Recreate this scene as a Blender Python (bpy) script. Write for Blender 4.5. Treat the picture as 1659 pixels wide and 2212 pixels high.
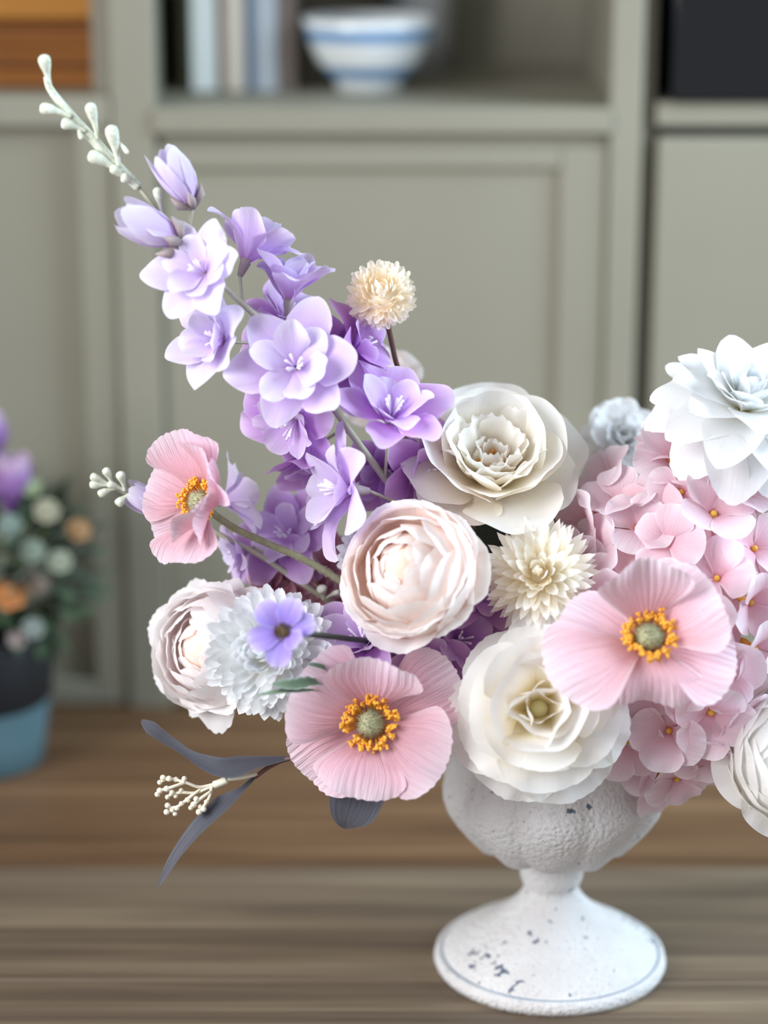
import bpy, math, random
from mathutils import Vector, Matrix, Quaternion, noise

# ------------------------------------------------------------------ clear
for o in list(bpy.data.objects):
    bpy.data.objects.remove(o, do_unlink=True)
scene = bpy.context.scene
col = scene.collection
rad = math.radians

# ------------------------------------------------------------------ camera
W_PX, H_PX, F_PX = 1659.0, 2212.0, 5000.0
PITCH = rad(16.4)
CAM = Vector((0.0, -1.200, 0.622))
cam_d = bpy.data.cameras.new('camera')
cam = bpy.data.objects.new('camera', cam_d)
col.objects.link(cam)
cam.location = CAM
cam.rotation_euler = (math.pi / 2 - PITCH, 0, 0)
cam_d.sensor_fit = 'HORIZONTAL'
cam_d.sensor_width = 24.0
cam_d.lens = F_PX / W_PX * 24.0
cam_d.clip_start = 0.01
cam_d.dof.use_dof = True
cam_d.dof.focus_distance = 1.208
cam_d.dof.aperture_fstop = 2.0
scene.camera = cam
RIGHT = Vector((1, 0, 0))
UP = Vector((0, math.sin(PITCH), math.cos(PITCH)))
FWD = Vector((0, math.cos(PITCH), -math.sin(PITCH)))

def P(px, py, Y):
    """point on the sight line of a photo pixel at world depth Y"""
    d = FWD + RIGHT * ((px - W_PX / 2) / F_PX) - UP * ((py - H_PX / 2) / F_PX)
    return CAM + d * ((Y - CAM.y) / d.y)

def mpp(p):
    """metres per photo pixel at a point"""
    return (p - CAM).dot(FWD) / F_PX

def facing(a, b, c):
    return (RIGHT * a + UP * b - FWD * c).normalized()

# ------------------------------------------------------------------ light
world = bpy.data.worlds.new('world')
scene.world = world
world.use_nodes = True
bgn = world.node_tree.nodes['Background']
bgn.inputs[0].default_value = (0.92, 0.96, 1.0, 1)
bgn.inputs[1].default_value = 0.42

def area(name, loc, target, size, size_y, power, color):
    l = bpy.data.lights.new(name, 'AREA')
    l.shape = 'RECTANGLE'
    l.size, l.size_y, l.energy, l.color = size, size_y, power, color
    o = bpy.data.objects.new(name, l)
    col.objects.link(o)
    o.location = loc
    o.rotation_euler = (Vector(target) - Vector(loc)).to_track_quat('-Z', 'Y').to_euler()
    return o
area('window_daylight', (-1.15, -0.95, 0.95), (0.6, -0.98, 0.58), 1.1, 1.2, 40, (0.95, 0.97, 1.0))
area('side_window_daylight', (1.35, -0.10, 1.0), (0.40, 0.42, 0.3), 0.8, 1.0, 32, (0.68, 0.86, 1.0))
scene.cycles.diffuse_bounces = 10
scene.cycles.max_bounces = 14
scene.view_settings.view_transform = 'Standard'
scene.view_settings.look = 'None'
scene.view_settings.exposure = 0.36
scene.view_settings.gamma = 1.0
scene.view_settings.use_curve_mapping = False

# ------------------------------------------------------------------ helpers
def lin(c):
    if isinstance(c, str):
        c = [int(c[i:i + 2], 16) / 255 for i in (0, 2, 4)]
    return tuple((x / 12.92 if x <= 0.04045 else ((x + 0.055) / 1.055) ** 2.4) for x in c) + (1.0,)

def new_mat(name):
    m = bpy.data.materials.new(name)
    m.use_nodes = True
    nt = m.node_tree
    nt.nodes.clear()
    out = nt.nodes.new('ShaderNodeOutputMaterial')
    return m, nt, out

def nd(nt, typ, **kw):
    n = nt.nodes.new(typ)
    for k, v in kw.items():
        setattr(n, k, v)
    return n

def ramp(nt, stops, interp='LINEAR'):
    r = nd(nt, 'ShaderNodeValToRGB')
    e = r.color_ramp.elements
    r.color_ramp.interpolation = interp
    while len(e) < len(stops):
        e.new(0.5)
    for i, (p, c) in enumerate(stops):
        e[i].position = p
        e[i].color = c if len(c) == 4 else tuple(c) + (1,)
    return r

def petal_mat(name, stops, edge=None, edge_amt=0.5, trans=0.28, vein=0.08, bump=0.25, vfreq=26.0, rough=0.75, var=0.06):
    """fabric petal: colour runs from base to tip along the petal's own uv"""
    m, nt, out = new_mat(name)
    L = nt.links.new
    uv = nd(nt, 'ShaderNodeUVMap', uv_map='uv')
    sep = nd(nt, 'ShaderNodeSeparateXYZ')
    L(uv.outputs[0], sep.inputs[0])
    r = ramp(nt, [(p, lin(c)) for p, c in stops])
    L(sep.outputs[1], r.inputs[0])
    mp = nd(nt, 'ShaderNodeMapping')
    mp.inputs['Scale'].default_value = (vfreq, 1.6, 1)
    L(uv.outputs[0], mp.inputs[0])
    nz = nd(nt, 'ShaderNodeTexNoise')
    nz.inputs['Scale'].default_value = 1.0
    nz.inputs['Detail'].default_value = 3.0
    L(mp.outputs[0], nz.inputs[0])
    colour = r.outputs[0]
    if edge:
        uv2 = nd(nt, 'ShaderNodeUVMap', uv_map='edge')
        s2 = nd(nt, 'ShaderNodeSeparateXYZ')
        L(uv2.outputs[0], s2.inputs[0])
        mx = nd(nt, 'ShaderNodeMath', operation='MAXIMUM')
        L(s2.outputs[0], mx.inputs[0]); L(s2.outputs[1], mx.inputs[1])
        pw = nd(nt, 'ShaderNodeMath', operation='POWER')
        L(mx.outputs[0], pw.inputs[0]); pw.inputs[1].default_value = 7.0
        ml = nd(nt, 'ShaderNodeMath', operation='MULTIPLY')
        L(pw.outputs[0], ml.inputs[0]); ml.inputs[1].default_value = edge_amt
        em = nd(nt, 'ShaderNodeMix', data_type='RGBA')
        L(ml.outputs[0], em.inputs[0]); L(colour, em.inputs[6])
        em.inputs[7].default_value = lin(edge)
        colour = em.outputs[2]
    hsv = nd(nt, 'ShaderNodeHueSaturation')
    oi = nd(nt, 'ShaderNodeObjectInfo')
    ad = nd(nt, 'ShaderNodeMath', operation='MULTIPLY_ADD')
    L(oi.outputs['Random'], ad.inputs[0]); ad.inputs[1].default_value = var * 2; ad.inputs[2].default_value = 1 - var
    vn = nd(nt, 'ShaderNodeMath', operation='MULTIPLY_ADD')
    L(nz.outputs[0], vn.inputs[0]); vn.inputs[1].default_value = vein * 2; vn.inputs[2].default_value = 1 - vein
    vv = nd(nt, 'ShaderNodeMath', operation='MULTIPLY')
    L(ad.outputs[0], vv.inputs[0]); L(vn.outputs[0], vv.inputs[1])
    L(colour, hsv.inputs['Color']); L(vv.outputs[0], hsv.inputs['Value'])
    bp = nd(nt, 'ShaderNodeBump')
    bp.inputs['Strength'].default_value = bump
    bp.inputs['Distance'].default_value = 0.0018
    L(nz.outputs[0], bp.inputs['Height'])
    pr = nd(nt, 'ShaderNodeBsdfPrincipled')
    pr.inputs['Roughness'].default_value = rough
    pr.inputs['Specular IOR Level'].default_value = 0.25
    pr.inputs['Sheen Weight'].default_value = 0.15
    L(hsv.outputs[0], pr.inputs['Base Color']); L(bp.outputs[0], pr.inputs['Normal'])
    tr = nd(nt, 'ShaderNodeBsdfTranslucent')
    L(hsv.outputs[0], tr.inputs[0]); L(bp.outputs[0], tr.inputs['Normal'])
    mix = nd(nt, 'ShaderNodeMixShader')
    mix.inputs[0].default_value = trans
    L(pr.outputs[0], mix.inputs[1]); L(tr.outputs[0], mix.inputs[2])
    L(mix.outputs[0], out.inputs[0])
    return m

def plain_mat(name, c, rough=0.6, c2=None, scale=40.0, bump=0.0, spec=0.4, metal=0.0, stretch=(1, 1, 1), bdist=0.001):
    m, nt, out = new_mat(name)
    L = nt.links.new
    pr = nd(nt, 'ShaderNodeBsdfPrincipled')
    pr.inputs['Roughness'].default_value = rough
    pr.inputs['Specular IOR Level'].default_value = spec
    pr.inputs['Metallic'].default_value = metal
    tc = nd(nt, 'ShaderNodeTexCoord')
    mp = nd(nt, 'ShaderNodeMapping')
    mp.inputs['Scale'].default_value = stretch
    L(tc.outputs['Object'], mp.inputs[0])
    nz = nd(nt, 'ShaderNodeTexNoise')
    nz.inputs['Scale'].default_value = scale
    nz.inputs['Detail'].default_value = 4.0
    L(mp.outputs[0], nz.inputs[0])
    r = ramp(nt, [(0.3, lin(c)), (0.7, lin(c2 or c))])
    L(nz.outputs[0], r.inputs[0])
    L(r.outputs[0], pr.inputs['Base Color'])
    if bump:
        bp = nd(nt, 'ShaderNodeBump')
        bp.inputs['Strength'].default_value = bump
        bp.inputs['Distance'].default_value = bdist
        L(nz.outputs[0], bp.inputs['Height']); L(bp.outputs[0], pr.inputs['Normal'])
    L(pr.outputs[0], out.inputs[0])
    return m

def mk_mesh(name, verts, faces, mat, uvs=None, edges_uv=None, smooth=True):
    me = bpy.data.meshes.new(name)
    me.from_pydata([tuple(v) for v in verts], [], faces)
    if smooth:
        me.polygons.foreach_set('use_smooth', [True] * len(me.polygons))
    for nm, data in (('uv', uvs), ('edge', edges_uv)):
        if data:
            lay = me.uv_layers.new(name=nm)
            flat = []
            for lp in me.loops:
                flat += data[lp.vertex_index]
            lay.data.foreach_set('uv', flat)
    if mat:
        me.materials.append(mat)
    me.update()
    return me

def link(name, me, parent=None, M=None):
    o = bpy.data.objects.new(name, me)
    col.objects.link(o)
    if parent:
        o.parent = parent
    if M is not None:
        o.matrix_local = M
    return o

def tag(o, label, cat, group=None):
    o['label'] = label
    o['category'] = cat
    if group:
        o['group'] = group
    return o

def empty(name, M):
    o = bpy.data.objects.new(name, None)
    o.empty_display_size = 0.01
    col.objects.link(o)
    o.matrix_world = M
    return o

class MB:
    def __init__(self):
        self.v, self.f = [], []
    def box(self, x0, x1, y0, y1, z0, z1):
        b = len(self.v)
        self.v += [(x, y, z) for z in (z0, z1) for y in (y0, y1) for x in (x0, x1)]
        self.f += [tuple(b + i for i in q) for q in ((0, 2, 3, 1), (4, 5, 7, 6), (0, 1, 5, 4), (2, 6, 7, 3), (0, 4, 6, 2), (1, 3, 7, 5))]
        return self
    def tube(self, pts, radii, n=8, cap=True):
        pts = [Vector(p) for p in pts]
        b = len(self.v)
        up = Vector((0.13, 0.31, 0.94)).normalized()
        for i, p in enumerate(pts):
            t = (pts[min(i + 1, len(pts) - 1)] - pts[max(i - 1, 0)]).normalized()
            a = t.cross(up)
            if a.length < 1e-4:
                a = t.orthogonal()
            a.normalize()
            c = t.cross(a)
            up = -c if False else a.cross(t).normalized()
            r = radii[i] if isinstance(radii, (list, tuple)) else radii
            for k in range(n):
                w = 2 * math.pi * k / n
                self.v.append(p + a * (math.cos(w) * r) + c * (math.sin(w) * r))
        for i in range(len(pts) - 1):
            for k in range(n):
                k2 = (k + 1) % n
                self.f.append((b + i * n + k, b + i * n + k2, b + (i + 1) * n + k2, b + (i + 1) * n + k))
        if cap:
            self.f.append(tuple(b + k for k in range(n))[::-1])
            e = b + (len(pts) - 1) * n
            self.f.append(tuple(e + k for k in range(n)))
        return self
    def ball(self, c, r, nu=8, nv=6, sz=1.0, axis=None):
        b = len(self.v)
        c = Vector(c)
        q = Vector((0, 0, 1)).rotation_difference(Vector(axis)) if axis is not None else Quaternion()
        for j in range(1, nv):
            th = math.pi * j / nv
            for i in range(nu):
                ph = 2 * math.pi * i / nu
                self.v.append(c + q @ Vector((math.sin(th) * math.cos(ph) * r, math.sin(th) * math.sin(ph) * r, math.cos(th) * r * sz)))
        top = len(self.v); self.v.append(c + q @ Vector((0, 0, r * sz)))
        bot = len(self.v); self.v.append(c + q @ Vector((0, 0, -r * sz)))
        for i in range(nu):
            i2 = (i + 1) % nu
            self.f.append((top, b + i, b + i2))
            self.f.append((bot, b + (nv - 2) * nu + i2, b + (nv - 2) * nu + i))
            for j in range(nv - 2):
                self.f.append((b + j * nu + i, b + (j + 1) * nu + i, b + (j + 1) * nu + i2, b + j * nu + i2))
        return self
    def lathe(self, prof, n=48, rfun=None, closed=False):
        b = len(self.v)
        for j, (r, z) in enumerate(prof):
            for i in range(n):
                ph = 2 * math.pi * i / n
                rr, zz = (r, z) if rfun is None else rfun(r, z, ph, j)
                self.v.append((rr * math.cos(ph), rr * math.sin(ph), zz))
        m = len(prof)
        for j in range(m if closed else m - 1):
            j2 = (j + 1) % m
            for i in range(n):
                i2 = (i + 1) % n
                self.f.append((b + j * n + i, b + j * n + i2, b + j2 * n + i2, b + j2 * n + i))
        return self
    def mesh(self, name, mat, smooth=True):
        return mk_mesh(name, self.v, self.f, mat, smooth=smooth)
    def build(self, name, mat, parent=None, smooth=True, M=None):
        return link(name, self.mesh(name, mat, smooth), parent, M)

def bevel(o, w, seg=2):
    m = o.modifiers.new('bevel', 'BEVEL')
    m.width = w
    m.segments = seg
    m.limit_method = 'ANGLE'
    return o

def smooth_path(pts, n=8):
    """Catmull-Rom through points"""
    pts = [Vector(p) for p in pts]
    out = []
    for i in range(len(pts) - 1):
        p0 = pts[max(i - 1, 0)]; p1 = pts[i]; p2 = pts[i + 1]; p3 = pts[min(i + 2, len(pts) - 1)]
        for k in range(n):
            t = k / n
            out.append(0.5 * ((2 * p1) + (p2 - p0) * t + (2 * p0 - 5 * p1 + 4 * p2 - p3) * t * t + (3 * p1 - p0 - 3 * p2 + p3) * t ** 3))
    out.append(pts[-1])
    return out

def lerp_list(vals, n):
    out = []
    for i in range(n):
        t = i / (n - 1) * (len(vals) - 1)
        k = min(int(t), len(vals) - 2)
        out.append(vals[k] + (vals[k + 1] - vals[k]) * (t - k))
    return out

def sstep(a, b, x):
    t = max(0.0, min(1.0, (x - a) / (b - a)))
    return t * t * (3 - 2 * t)

def petal(mat, L, W, a=(20, 20, 20), base=0.25, vm=0.6, vt=0.6, q=2.0, p=0.5, k=0.0, k1=None, ruf=0.0, rn=2.5, ser=0.0, sern=9,
          notch=0.0, r0=0.0, z0=0.0, nu=8, nv=8, seed=0, endw=1.0, crease=0.0, cn=9, twist=0.0):
    """petal in a flower's local frame: grows along +X from (r0, z0); a = rise angle (deg) at base, middle, tip;
    W = half width; k, k1 = cross curvature (1/m) at base and tip; ruf = edge waves (m); ser = toothed tip; vt = where the tip arc starts"""
    rnd = random.Random(seed * 7919 + 13)
    N = 48
    prof = [(r0, z0)]
    angs = []
    for i in range(N + 14):
        v = (i + 0.5) / N
        ang = rad((1 - v) ** 2 * a[0] + 2 * v * (1 - v) * a[1] + v * v * a[2]) if v < 1 else angs[-1]
        angs.append(ang)
        prof.append((prof[-1][0] + math.cos(ang) * L / N, prof[-1][1] + math.sin(ang) * L / N))
    angs.append(angs[-1])
    def at(v):
        x = max(0.0, min(v * N, N + 13.0))
        i = int(x); f = x - i
        return (prof[i][0] + (prof[i + 1][0] - prof[i][0]) * f, prof[i][1] + (prof[i + 1][1] - prof[i][1]) * f, angs[i])
    ph = [rnd.uniform(0, 6.28) for _ in range(6)]
    asym = rnd.uniform(-0.06, 0.06)
    if k1 is None:
        k1 = k
    V, U, E, Fs = [], [], [], []
    for i in range(nu + 1):
        u = -1 + 2 * i / nu
        s = vt + (1 - vt) * max(0.0, 1 - abs(u) ** q) ** p
        s -= notch * math.exp(-(u / 0.22) ** 2)
        if ser:
            s += ser * (abs(((u * 0.5 + 0.5) * sern) % 1.0 - 0.5) * 2 - 0.5) + ser * 0.4 * rnd.uniform(-1, 1)
        s += asym * u
        for j in range(nv + 1):
            t = j / nv
            v = t * s
            w = W * (base + (1 - base) * sstep(0, vm, v)) * (1 + (endw - 1) * sstep(vm, 1, v))
            r, z, ang = at(v)
            kk = k + (k1 - k) * v
            sl = u * w
            if abs(kk) > 1e-3:
                th = max(-2.6, min(2.6, sl * kk))
                lat, nor = math.sin(th) / kk, (1 - math.cos(th)) / kk
            else:
                lat, nor = sl, 0.0
            if ruf:
                nor += ruf * v ** 2 * (0.35 + 0.65 * t * abs(u) ** 0.5) * (math.sin(rn * 3.1 * u + ph[0]) + 0.6 * math.sin(rn * 5.3 * u + ph[1] + 2 * v))
                nor += ruf * 0.7 * abs(u) ** 3 * math.sin(6.5 * v + ph[2] + (3 if u > 0 else 0))
            if crease:
                nor += crease * v * math.sin(cn * 3.14 * u + ph[3] + 1.2 * math.sin(5 * v + ph[4])) * (0.6 + 0.4 * math.sin(7 * u + ph[5]))
            nor += twist * u * v * W
            V.append((r - math.sin(ang) * nor, lat, z + math.cos(ang) * nor))
            U.append((u * 0.5 + 0.5, v))
            E.append((abs(u), t))
    m = nv + 1
    for i in range(nu):
        for j in range(nv):
            A = i * m + j
            Fs.append((A, A + m, A + m + 1, A + 1))
    return mk_mesh('petal', V, Fs, mat, U, E)

def frame(pos, f, spin=0.0):
    """matrix with local Z along f, local X towards image right"""
    z = f.normalized()
    x = RIGHT - z * RIGHT.dot(z)
    if x.length < 0.15:
        x = UP - z * UP.dot(z)
    x.normalize()
    y = z.cross(x)
    M = Matrix((x, y, z)).transposed().to_4x4()
    return Matrix.Translation(pos) @ M @ Matrix.Rotation(rad(spin), 4, 'Z')

def pm(phi, tilt=0.0, s=1.0, z=0.0, roll=0.0):
    return Matrix.Translation((0, 0, z)) @ Matrix.Rotation(rad(phi), 4, 'Z') @ Matrix.Rotation(-rad(tilt), 4, 'Y') @ Matrix.Rotation(rad(roll), 4, 'X') @ Matrix.Scale(s, 4)

# ------------------------------------------------------------------ setting materials
def wood_mat(name, c_dark, c_mid, c_light, axis='X', seed=0.0, rough=0.5):
    m, nt, out = new_mat(name)
    L = nt.links.new
    tc = nd(nt, 'ShaderNodeTexCoord')
    oi = nd(nt, 'ShaderNodeObjectInfo')
    addv = nd(nt, 'ShaderNodeVectorMath', operation='MULTIPLY_ADD')
    comb = nd(nt, 'ShaderNodeCombineXYZ')
    L(oi.outputs['Random'], comb.inputs[0]); L(oi.outputs['Random'], comb.inputs[1]); L(oi.outputs['Random'], comb.inputs[2])
    L(comb.outputs[0], addv.inputs[0]); addv.inputs[1].default_value = (7, 11, 5); L(tc.outputs['Object'], addv.inputs[2])
    mp = nd(nt, 'ShaderNodeMapping')
    mp.inputs['Scale'].default_value = (1.2, 26, 26) if axis == 'X' else (26, 1.2, 26)
    mp.inputs['Location'].default_value = (seed, seed, seed)
    L(addv.outputs[0], mp.inputs[0])
    n1 = nd(nt, 'ShaderNodeTexNoise'); n1.inputs['Scale'].default_value = 1.6; n1.inputs['Detail'].default_value = 6; n1.inputs['Roughness'].default_value = 0.6; n1.inputs['Distortion'].default_value = 0.6
    L(mp.outputs[0], n1.inputs[0])
    mp2 = nd(nt, 'ShaderNodeMapping'); mp2.inputs['Scale'].default_value = (4, 210, 210) if axis == 'X' else (210, 4, 210)
    L(addv.outputs[0], mp2.inputs[0])
    n2 = nd(nt, 'ShaderNodeTexNoise'); n2.inputs['Scale'].default_value = 1.0; n2.inputs['Detail'].default_value = 3
    L(mp2.outputs[0], n2.inputs[0])
    mx = nd(nt, 'ShaderNodeMath', operation='MULTIPLY_ADD'); L(n2.outputs[0], mx.inputs[0]); mx.inputs[1].default_value = 0.30
    ad = nd(nt, 'ShaderNodeMath', operation='MULTIPLY'); L(n1.outputs[0], ad.inputs[0]); ad.inputs[1].default_value = 0.72
    L(ad.outputs[0], mx.inputs[2])
    r = ramp(nt, [(0.36, lin(c_dark)), (0.52, lin(c_mid)), (0.68, lin(c_light))])
    L(mx.outputs[0], r.inputs[0])
    pr = nd(nt, 'ShaderNodeBsdfPrincipled'); pr.inputs['Roughness'].default_value = rough; pr.inputs['Specular IOR Level'].default_value = 0.25
    L(r.outputs[0], pr.inputs['Base Color'])
    bp = nd(nt, 'ShaderNodeBump'); bp.inputs['Strength'].default_value = 0.25; bp.inputs['Distance'].default_value = 0.0006
    L(mx.outputs[0], bp.inputs['Height']); L(bp.outputs[0], pr.inputs['Normal'])
    L(pr.outputs[0], out.inputs[0])
    return m

M_oak = wood_mat('oak_worktop', '4b3524', '6d5139', '84674b')
M_oak2 = wood_mat('weathered_oak', '51443a', '6c5d4d', '887864', seed=3.3)
M_paint = plain_mat('sage_grey_paint', '8b8777', 0.55, '918d7d', 6.0, 0.05)
M_paint_in = plain_mat('sage_grey_paint_inside', '878374', 0.6, '8d897a', 6.0)
M_floor = wood_mat('floor_boards', '6a5238', '86694a', '9a7c5a', axis='Y')
M_wall = plain_mat('wall_plaster', '8f8a78', 0.8, '98937f', 8.0, 0.05)
M_dark = plain_mat('dark_recess', '3a3a34', 0.7)
M_oven = plain_mat('black_glass', '0b0d10', 0.08, spec=0.5)
M_ovenframe = plain_mat('black_enamel', '14161a', 0.35)

# ------------------------------------------------------------------ setting
YC = 0.404                      # front plane of the wall units
def C(px, py, Y=YC):
    p = P(px, py, Y)
    return p.x, p.z

def struct(o):
    o['kind'] = 'structure'
    return o
struct(MB().box(-3, 3, -2.6, 1.0, -0.80, -0.78).build('floor', M_floor, smooth=False))
struct(MB().box(-3, 3, 0.86, 0.96, -0.78, 2.4).build('wall_back', M_wall, smooth=False))

struct(MB().box(-0.92, -0.86, -0.28, 0.86, -0.78, 2.4).build('wall_left', M_wall, smooth=False))  # unseen wall added to block ambient light and darken the left cabinet

# --- wooden worktop: planks as parts, legs to the floor
TW = empty('wooden_worktop', Matrix.Translation((0, 0, -0.78)))
tag(TW, 'long oak worktop of wide boards under the flower urn', 'worktop')
def row(py):                    # photo row to a depth on the table
    dep = PITCH + math.atan((py - H_PX / 2) / F_PX)
    return CAM.y + CAM.z / math.tan(dep)
seams = [0.85, row(1660) + 0.0, row(1872), row(2117), row(2117) - 0.10, row(2117) - 0.21]
for i in range(len(seams) - 1):
    me = MB().box(-0.85, 1.6, seams[i + 1] + 0.0006, seams[i] - 0.0006, 0.75, 0.78).mesh('plank', M_oak if i < 2 else M_oak2, False)
    bevel(link('plank', me, TW), 0.0012, 1)
for sx in (-0.80, 1.44):
    for sy in (seams[-1] + 0.02, 0.77):
        bevel(MB().box(sx, sx + 0.06, sy, sy + 0.06, 0.0, 0.75).build('leg', M_oak, TW, False), 0.003)
MB().box(-0.8, 1.5, seams[-1] + 0.03, seams[-1] + 0.05, 0.68, 0.75).build('apron', M_oak, TW, False)

# --- wall units standing on the worktop
YB = YC + 0.30
ztop = 0.98
def unit(name, label, x0, x1):
    u = empty(name, Matrix.Translation(((x0 + x1) / 2, YC, 0)))
    tag(u, label, 'cabinet')
    return u
def upart(u, name, x0, x1, y0, y1, z0, z1, mat=None, bv=0.0015):
    lx, ly = u.location.x, u.location.y
    o = MB().box(x0 - lx, x1 - lx, y0 - ly, y1 - ly, z0, z1).build(name, mat or M_paint, u, False)
    if bv:
        bevel(o, bv)
    return o
xa = C(240, 250)[0]; xb = C(335, 250)[0]          # centre unit, left post
xc = C(1318, 250)[0]; xd = C(1386, 250)[0]        # right post
zs1 = C(800, 232)[1]; zs0 = C(800, 287)[1]        # centre shelf edge
U = unit('shelf_cabinet', 'sage grey cabinet with an open bowl and book shelf over a panelled door', xa, xd)
upart(U, 'post', xa + .0005, xb, YC - 0.004, YC + 0.02, 0, ztop)
upart(U, 'post', xc, xd, YC - 0.004, YC + 0.02, 0, ztop)
upart(U, 'side_panel', xa + .0005, xb - 0.006, YC + 0.02, YB, 0, ztop, M_paint_in)
upart(U, 'side_panel', xc + 0.006, xd, YC + 0.02, YB, 0, ztop, M_paint_in)
upart(U, 'back_panel', xa + .0005, xd, YB, YB + 0.012, 0, ztop, M_paint_in)
upart(U, 'shelf', xb - 0.006, xc + 0.006, YC + 0.02, YB, zs0, zs1, M_paint_in)
upart(U, 'shelf_edge', xb - 0.001, xc + 0.001, YC - 0.007, YC + 0.02, zs0, zs1)
upart(U, 'top_panel', xa + .0005, xd, YC - 0.01, YB + 0.012, ztop, ztop + 0.025)
D = upart(U, 'door', xb + .0004, xc - .0004, YC + 0.0035, YC + 0.024, 0.003, zs0 - 0.0005)   # recessed field
xi0 = C(345, 600)[0]; xi1 = C(1205, 600)[0]; zi1 = C(700, 366)[1]
lx, ly = U.location.x, U.location.y
def dpart(name, x0, x1, z0, z1, y0=-0.001, y1=0.0035, par=None):
    return bevel(MB().box(x0 - lx, x1 - lx, YC + y0 - ly, YC + y1 - ly, z0, z1).build(name, M_paint, par or D, False), 0.003, 3)
dpart('stile', xb + .0004, xi0, 0.003, zs0 - 0.010)
dpart('stile', xi1, xc - .0004, 0.003, zs0 - 0.010)
dpart('rail', xi0, xi1, zi1, zs0 - 0.010)
dpart('rail', xi0, xi1, 0.003, 0.020)
# left unit
xl0, xl1 = -0.75, xa - .0005
UL = unit('crate_cabinet', 'sage grey cabinet holding two wooden boxes behind the blue flower pot', xl0, xl1)
lz1 = C(120, 206)[1]; lz0 = C(120, 272)[1]
xm0 = C(172, 500)[0]
upart(UL, 'side_panel', xl1 - 0.014, xl1, YC + 0.02, YB, 0, ztop, M_paint_in)
upart(UL, 'side_panel', xl0, xl0 + 0.014, YC + 0.0, YB, 0, ztop, M_paint_in)
upart(UL, 'back_panel', xl0, xl1, YB, YB + 0.012, 0, ztop, M_paint_in)
upart(UL, 'shelf', xl0 + 0.014, xl1 - 0.014, YC + 0.02, YB, lz0, lz1, M_paint_in)
upart(UL, 'shelf_edge', xl0 + .0005, xl1, YC - 0.004, YC + 0.02, lz0, lz1)
upart(UL, 'top_panel', xl0, xl1, YC, YB + 0.012, ztop, ztop + 0.025)
upart(UL, 'stile', xm0, xl1, YC - 0.001, YC + 0.02, 0.002, lz0 - .0005)
upart(UL, 'stile', xl0, xl0 + 0.04, YC - 0.001, YC + 0.02, 0.002, lz0 - .0005)
upart(UL, 'door_panel', xl0 + 0.04, xm0, YC + 0.010, YC + 0.024, 0.002, lz0 - .0005)
upart(UL, 'rail', xl0 + 0.04, xm0, YC - 0.001, YC + 0.010, 0.002, 0.02)
# right unit with the oven niche
xr0, xr1 = xd + .0005, 0.85
UR = unit('oven_cabinet', 'sage grey cabinet with a black oven above a flat drawer front', xr0, xr1)
rz1 = C(1520, 222)[1]; rz0 = C(1520, 274)[1]; rp1 = C(1520, 298)[1]
xg = C(1414, 500)[0]
upart(UR, 'side_panel', xr0, xg - 0.001, YC + 0.014, YB, 0, ztop, M_paint_in)
upart(UR, 'side_panel', xr1 - 0.014, xr1, YC, YB, 0, ztop, M_paint_in)
upart(UR, 'back_panel', xr0, xr1, YB, YB + 0.012, 0, ztop, M_paint_in)
upart(UR, 'shelf', xg - 0.001, xr1 - 0.014, YC + 0.002, YB, rz0, rz1)
upart(UR, 'top_panel', xr0, xr1, YC, YB + 0.012, ztop, ztop + 0.025)
upart(UR, 'recess_strip', xg, xr1 - 0.014, YC + 0.02, YC + 0.03, rp1 - 0.01, rz0 - .0003, M_dark, 0)
upart(UR, 'drawer_front', xg + 0.0005, xr1 - 0.014, YC - 0.002, YC + 0.018, 0.003, rp1, None, 0.002)
# oven
OV = empty('built_in_oven', Matrix.Translation(((xg + xr1) / 2, YC, rz1)))
tag(OV, 'black glass fronted oven built into the grey cabinet', 'oven')
hw = (xr1 - 0.016 - xg) / 2
bevel(MB().box(-hw, hw - 0.004, 0.012, 0.27, 0.0005, 0.36).build('body', M_ovenframe, OV, False), 0.002)
OD = bevel(MB().box(-hw, hw - 0.004, -0.004, 0.012, 0.001, 0.28).build('door', M_oven, OV, False), 0.002)
MB().tube([(-hw + 0.05, -0.03, 0.24), (hw - 0.05, -0.03, 0.24)], 0.006, 12).build('handle', M_ovenframe, OD)
bevel(MB().box(-hw, hw - 0.004, -0.004, 0.012, 0.283, 0.36).build('control_panel', M_ovenframe, OV, False), 0.002)

# --- wooden boxes in the left niche
M_box_lo = wood_mat('stained_box_wood', '5a3216', '85501f', '9c6228', seed=1.0)
M_box_hi = wood_mat('honey_box_wood', '8a5a22', 'b87c34', 'd09a50', seed=2.0)
xq1 = C(222, 120, YC + 0.05)[0]
def wood_box(name, label, z0, h, mat, x1, w=0.30, d=0.18):
    e = empty(name, Matrix.Translation((x1 - w / 2, YC + 0.045 + d / 2, z0)))
    tag(e, label, 'box')
    n = 3 if h > 0.04 else 2
    for i in range(n):
        for s in (-1, 1):
            y = s * (d / 2 - 0.005)
            bevel(MB().box(-w / 2, w / 2, y - 0.005, y + 0.005, h * i / n + 0.0004, h * (i + 1) / n - 0.0004).build('slat', mat, e, False), 0.001)
    for s in (-1, 1):
        bevel(MB().box(s * (w / 2 - 0.005) - 0.005, s * (w / 2 - 0.005) + 0.005, -d / 2 + 0.0105, d / 2 - 0.0105, 0.0005, h - 0.0005).build('end_panel', mat, e, False), 0.001)
    MB().box(-w / 2 + 0.01, w / 2 - 0.01, -d / 2 + 0.0105, d / 2 - 0.0105, 0.0005, 0.008).build('base', mat, e, False)
    bevel(MB().box(-w / 2, w / 2, -d / 2, d / 2, h, h + 0.004).build('lid', mat, e, False), 0.001)
    return e
hb = C(120, 42, YC + 0.05)[1] - lz1
wood_box('wooden_box', 'dark stained slatted wooden box, the lower of two on the shelf', lz1 + 0.0003, hb - 0.005, M_box_lo, xq1)
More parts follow.
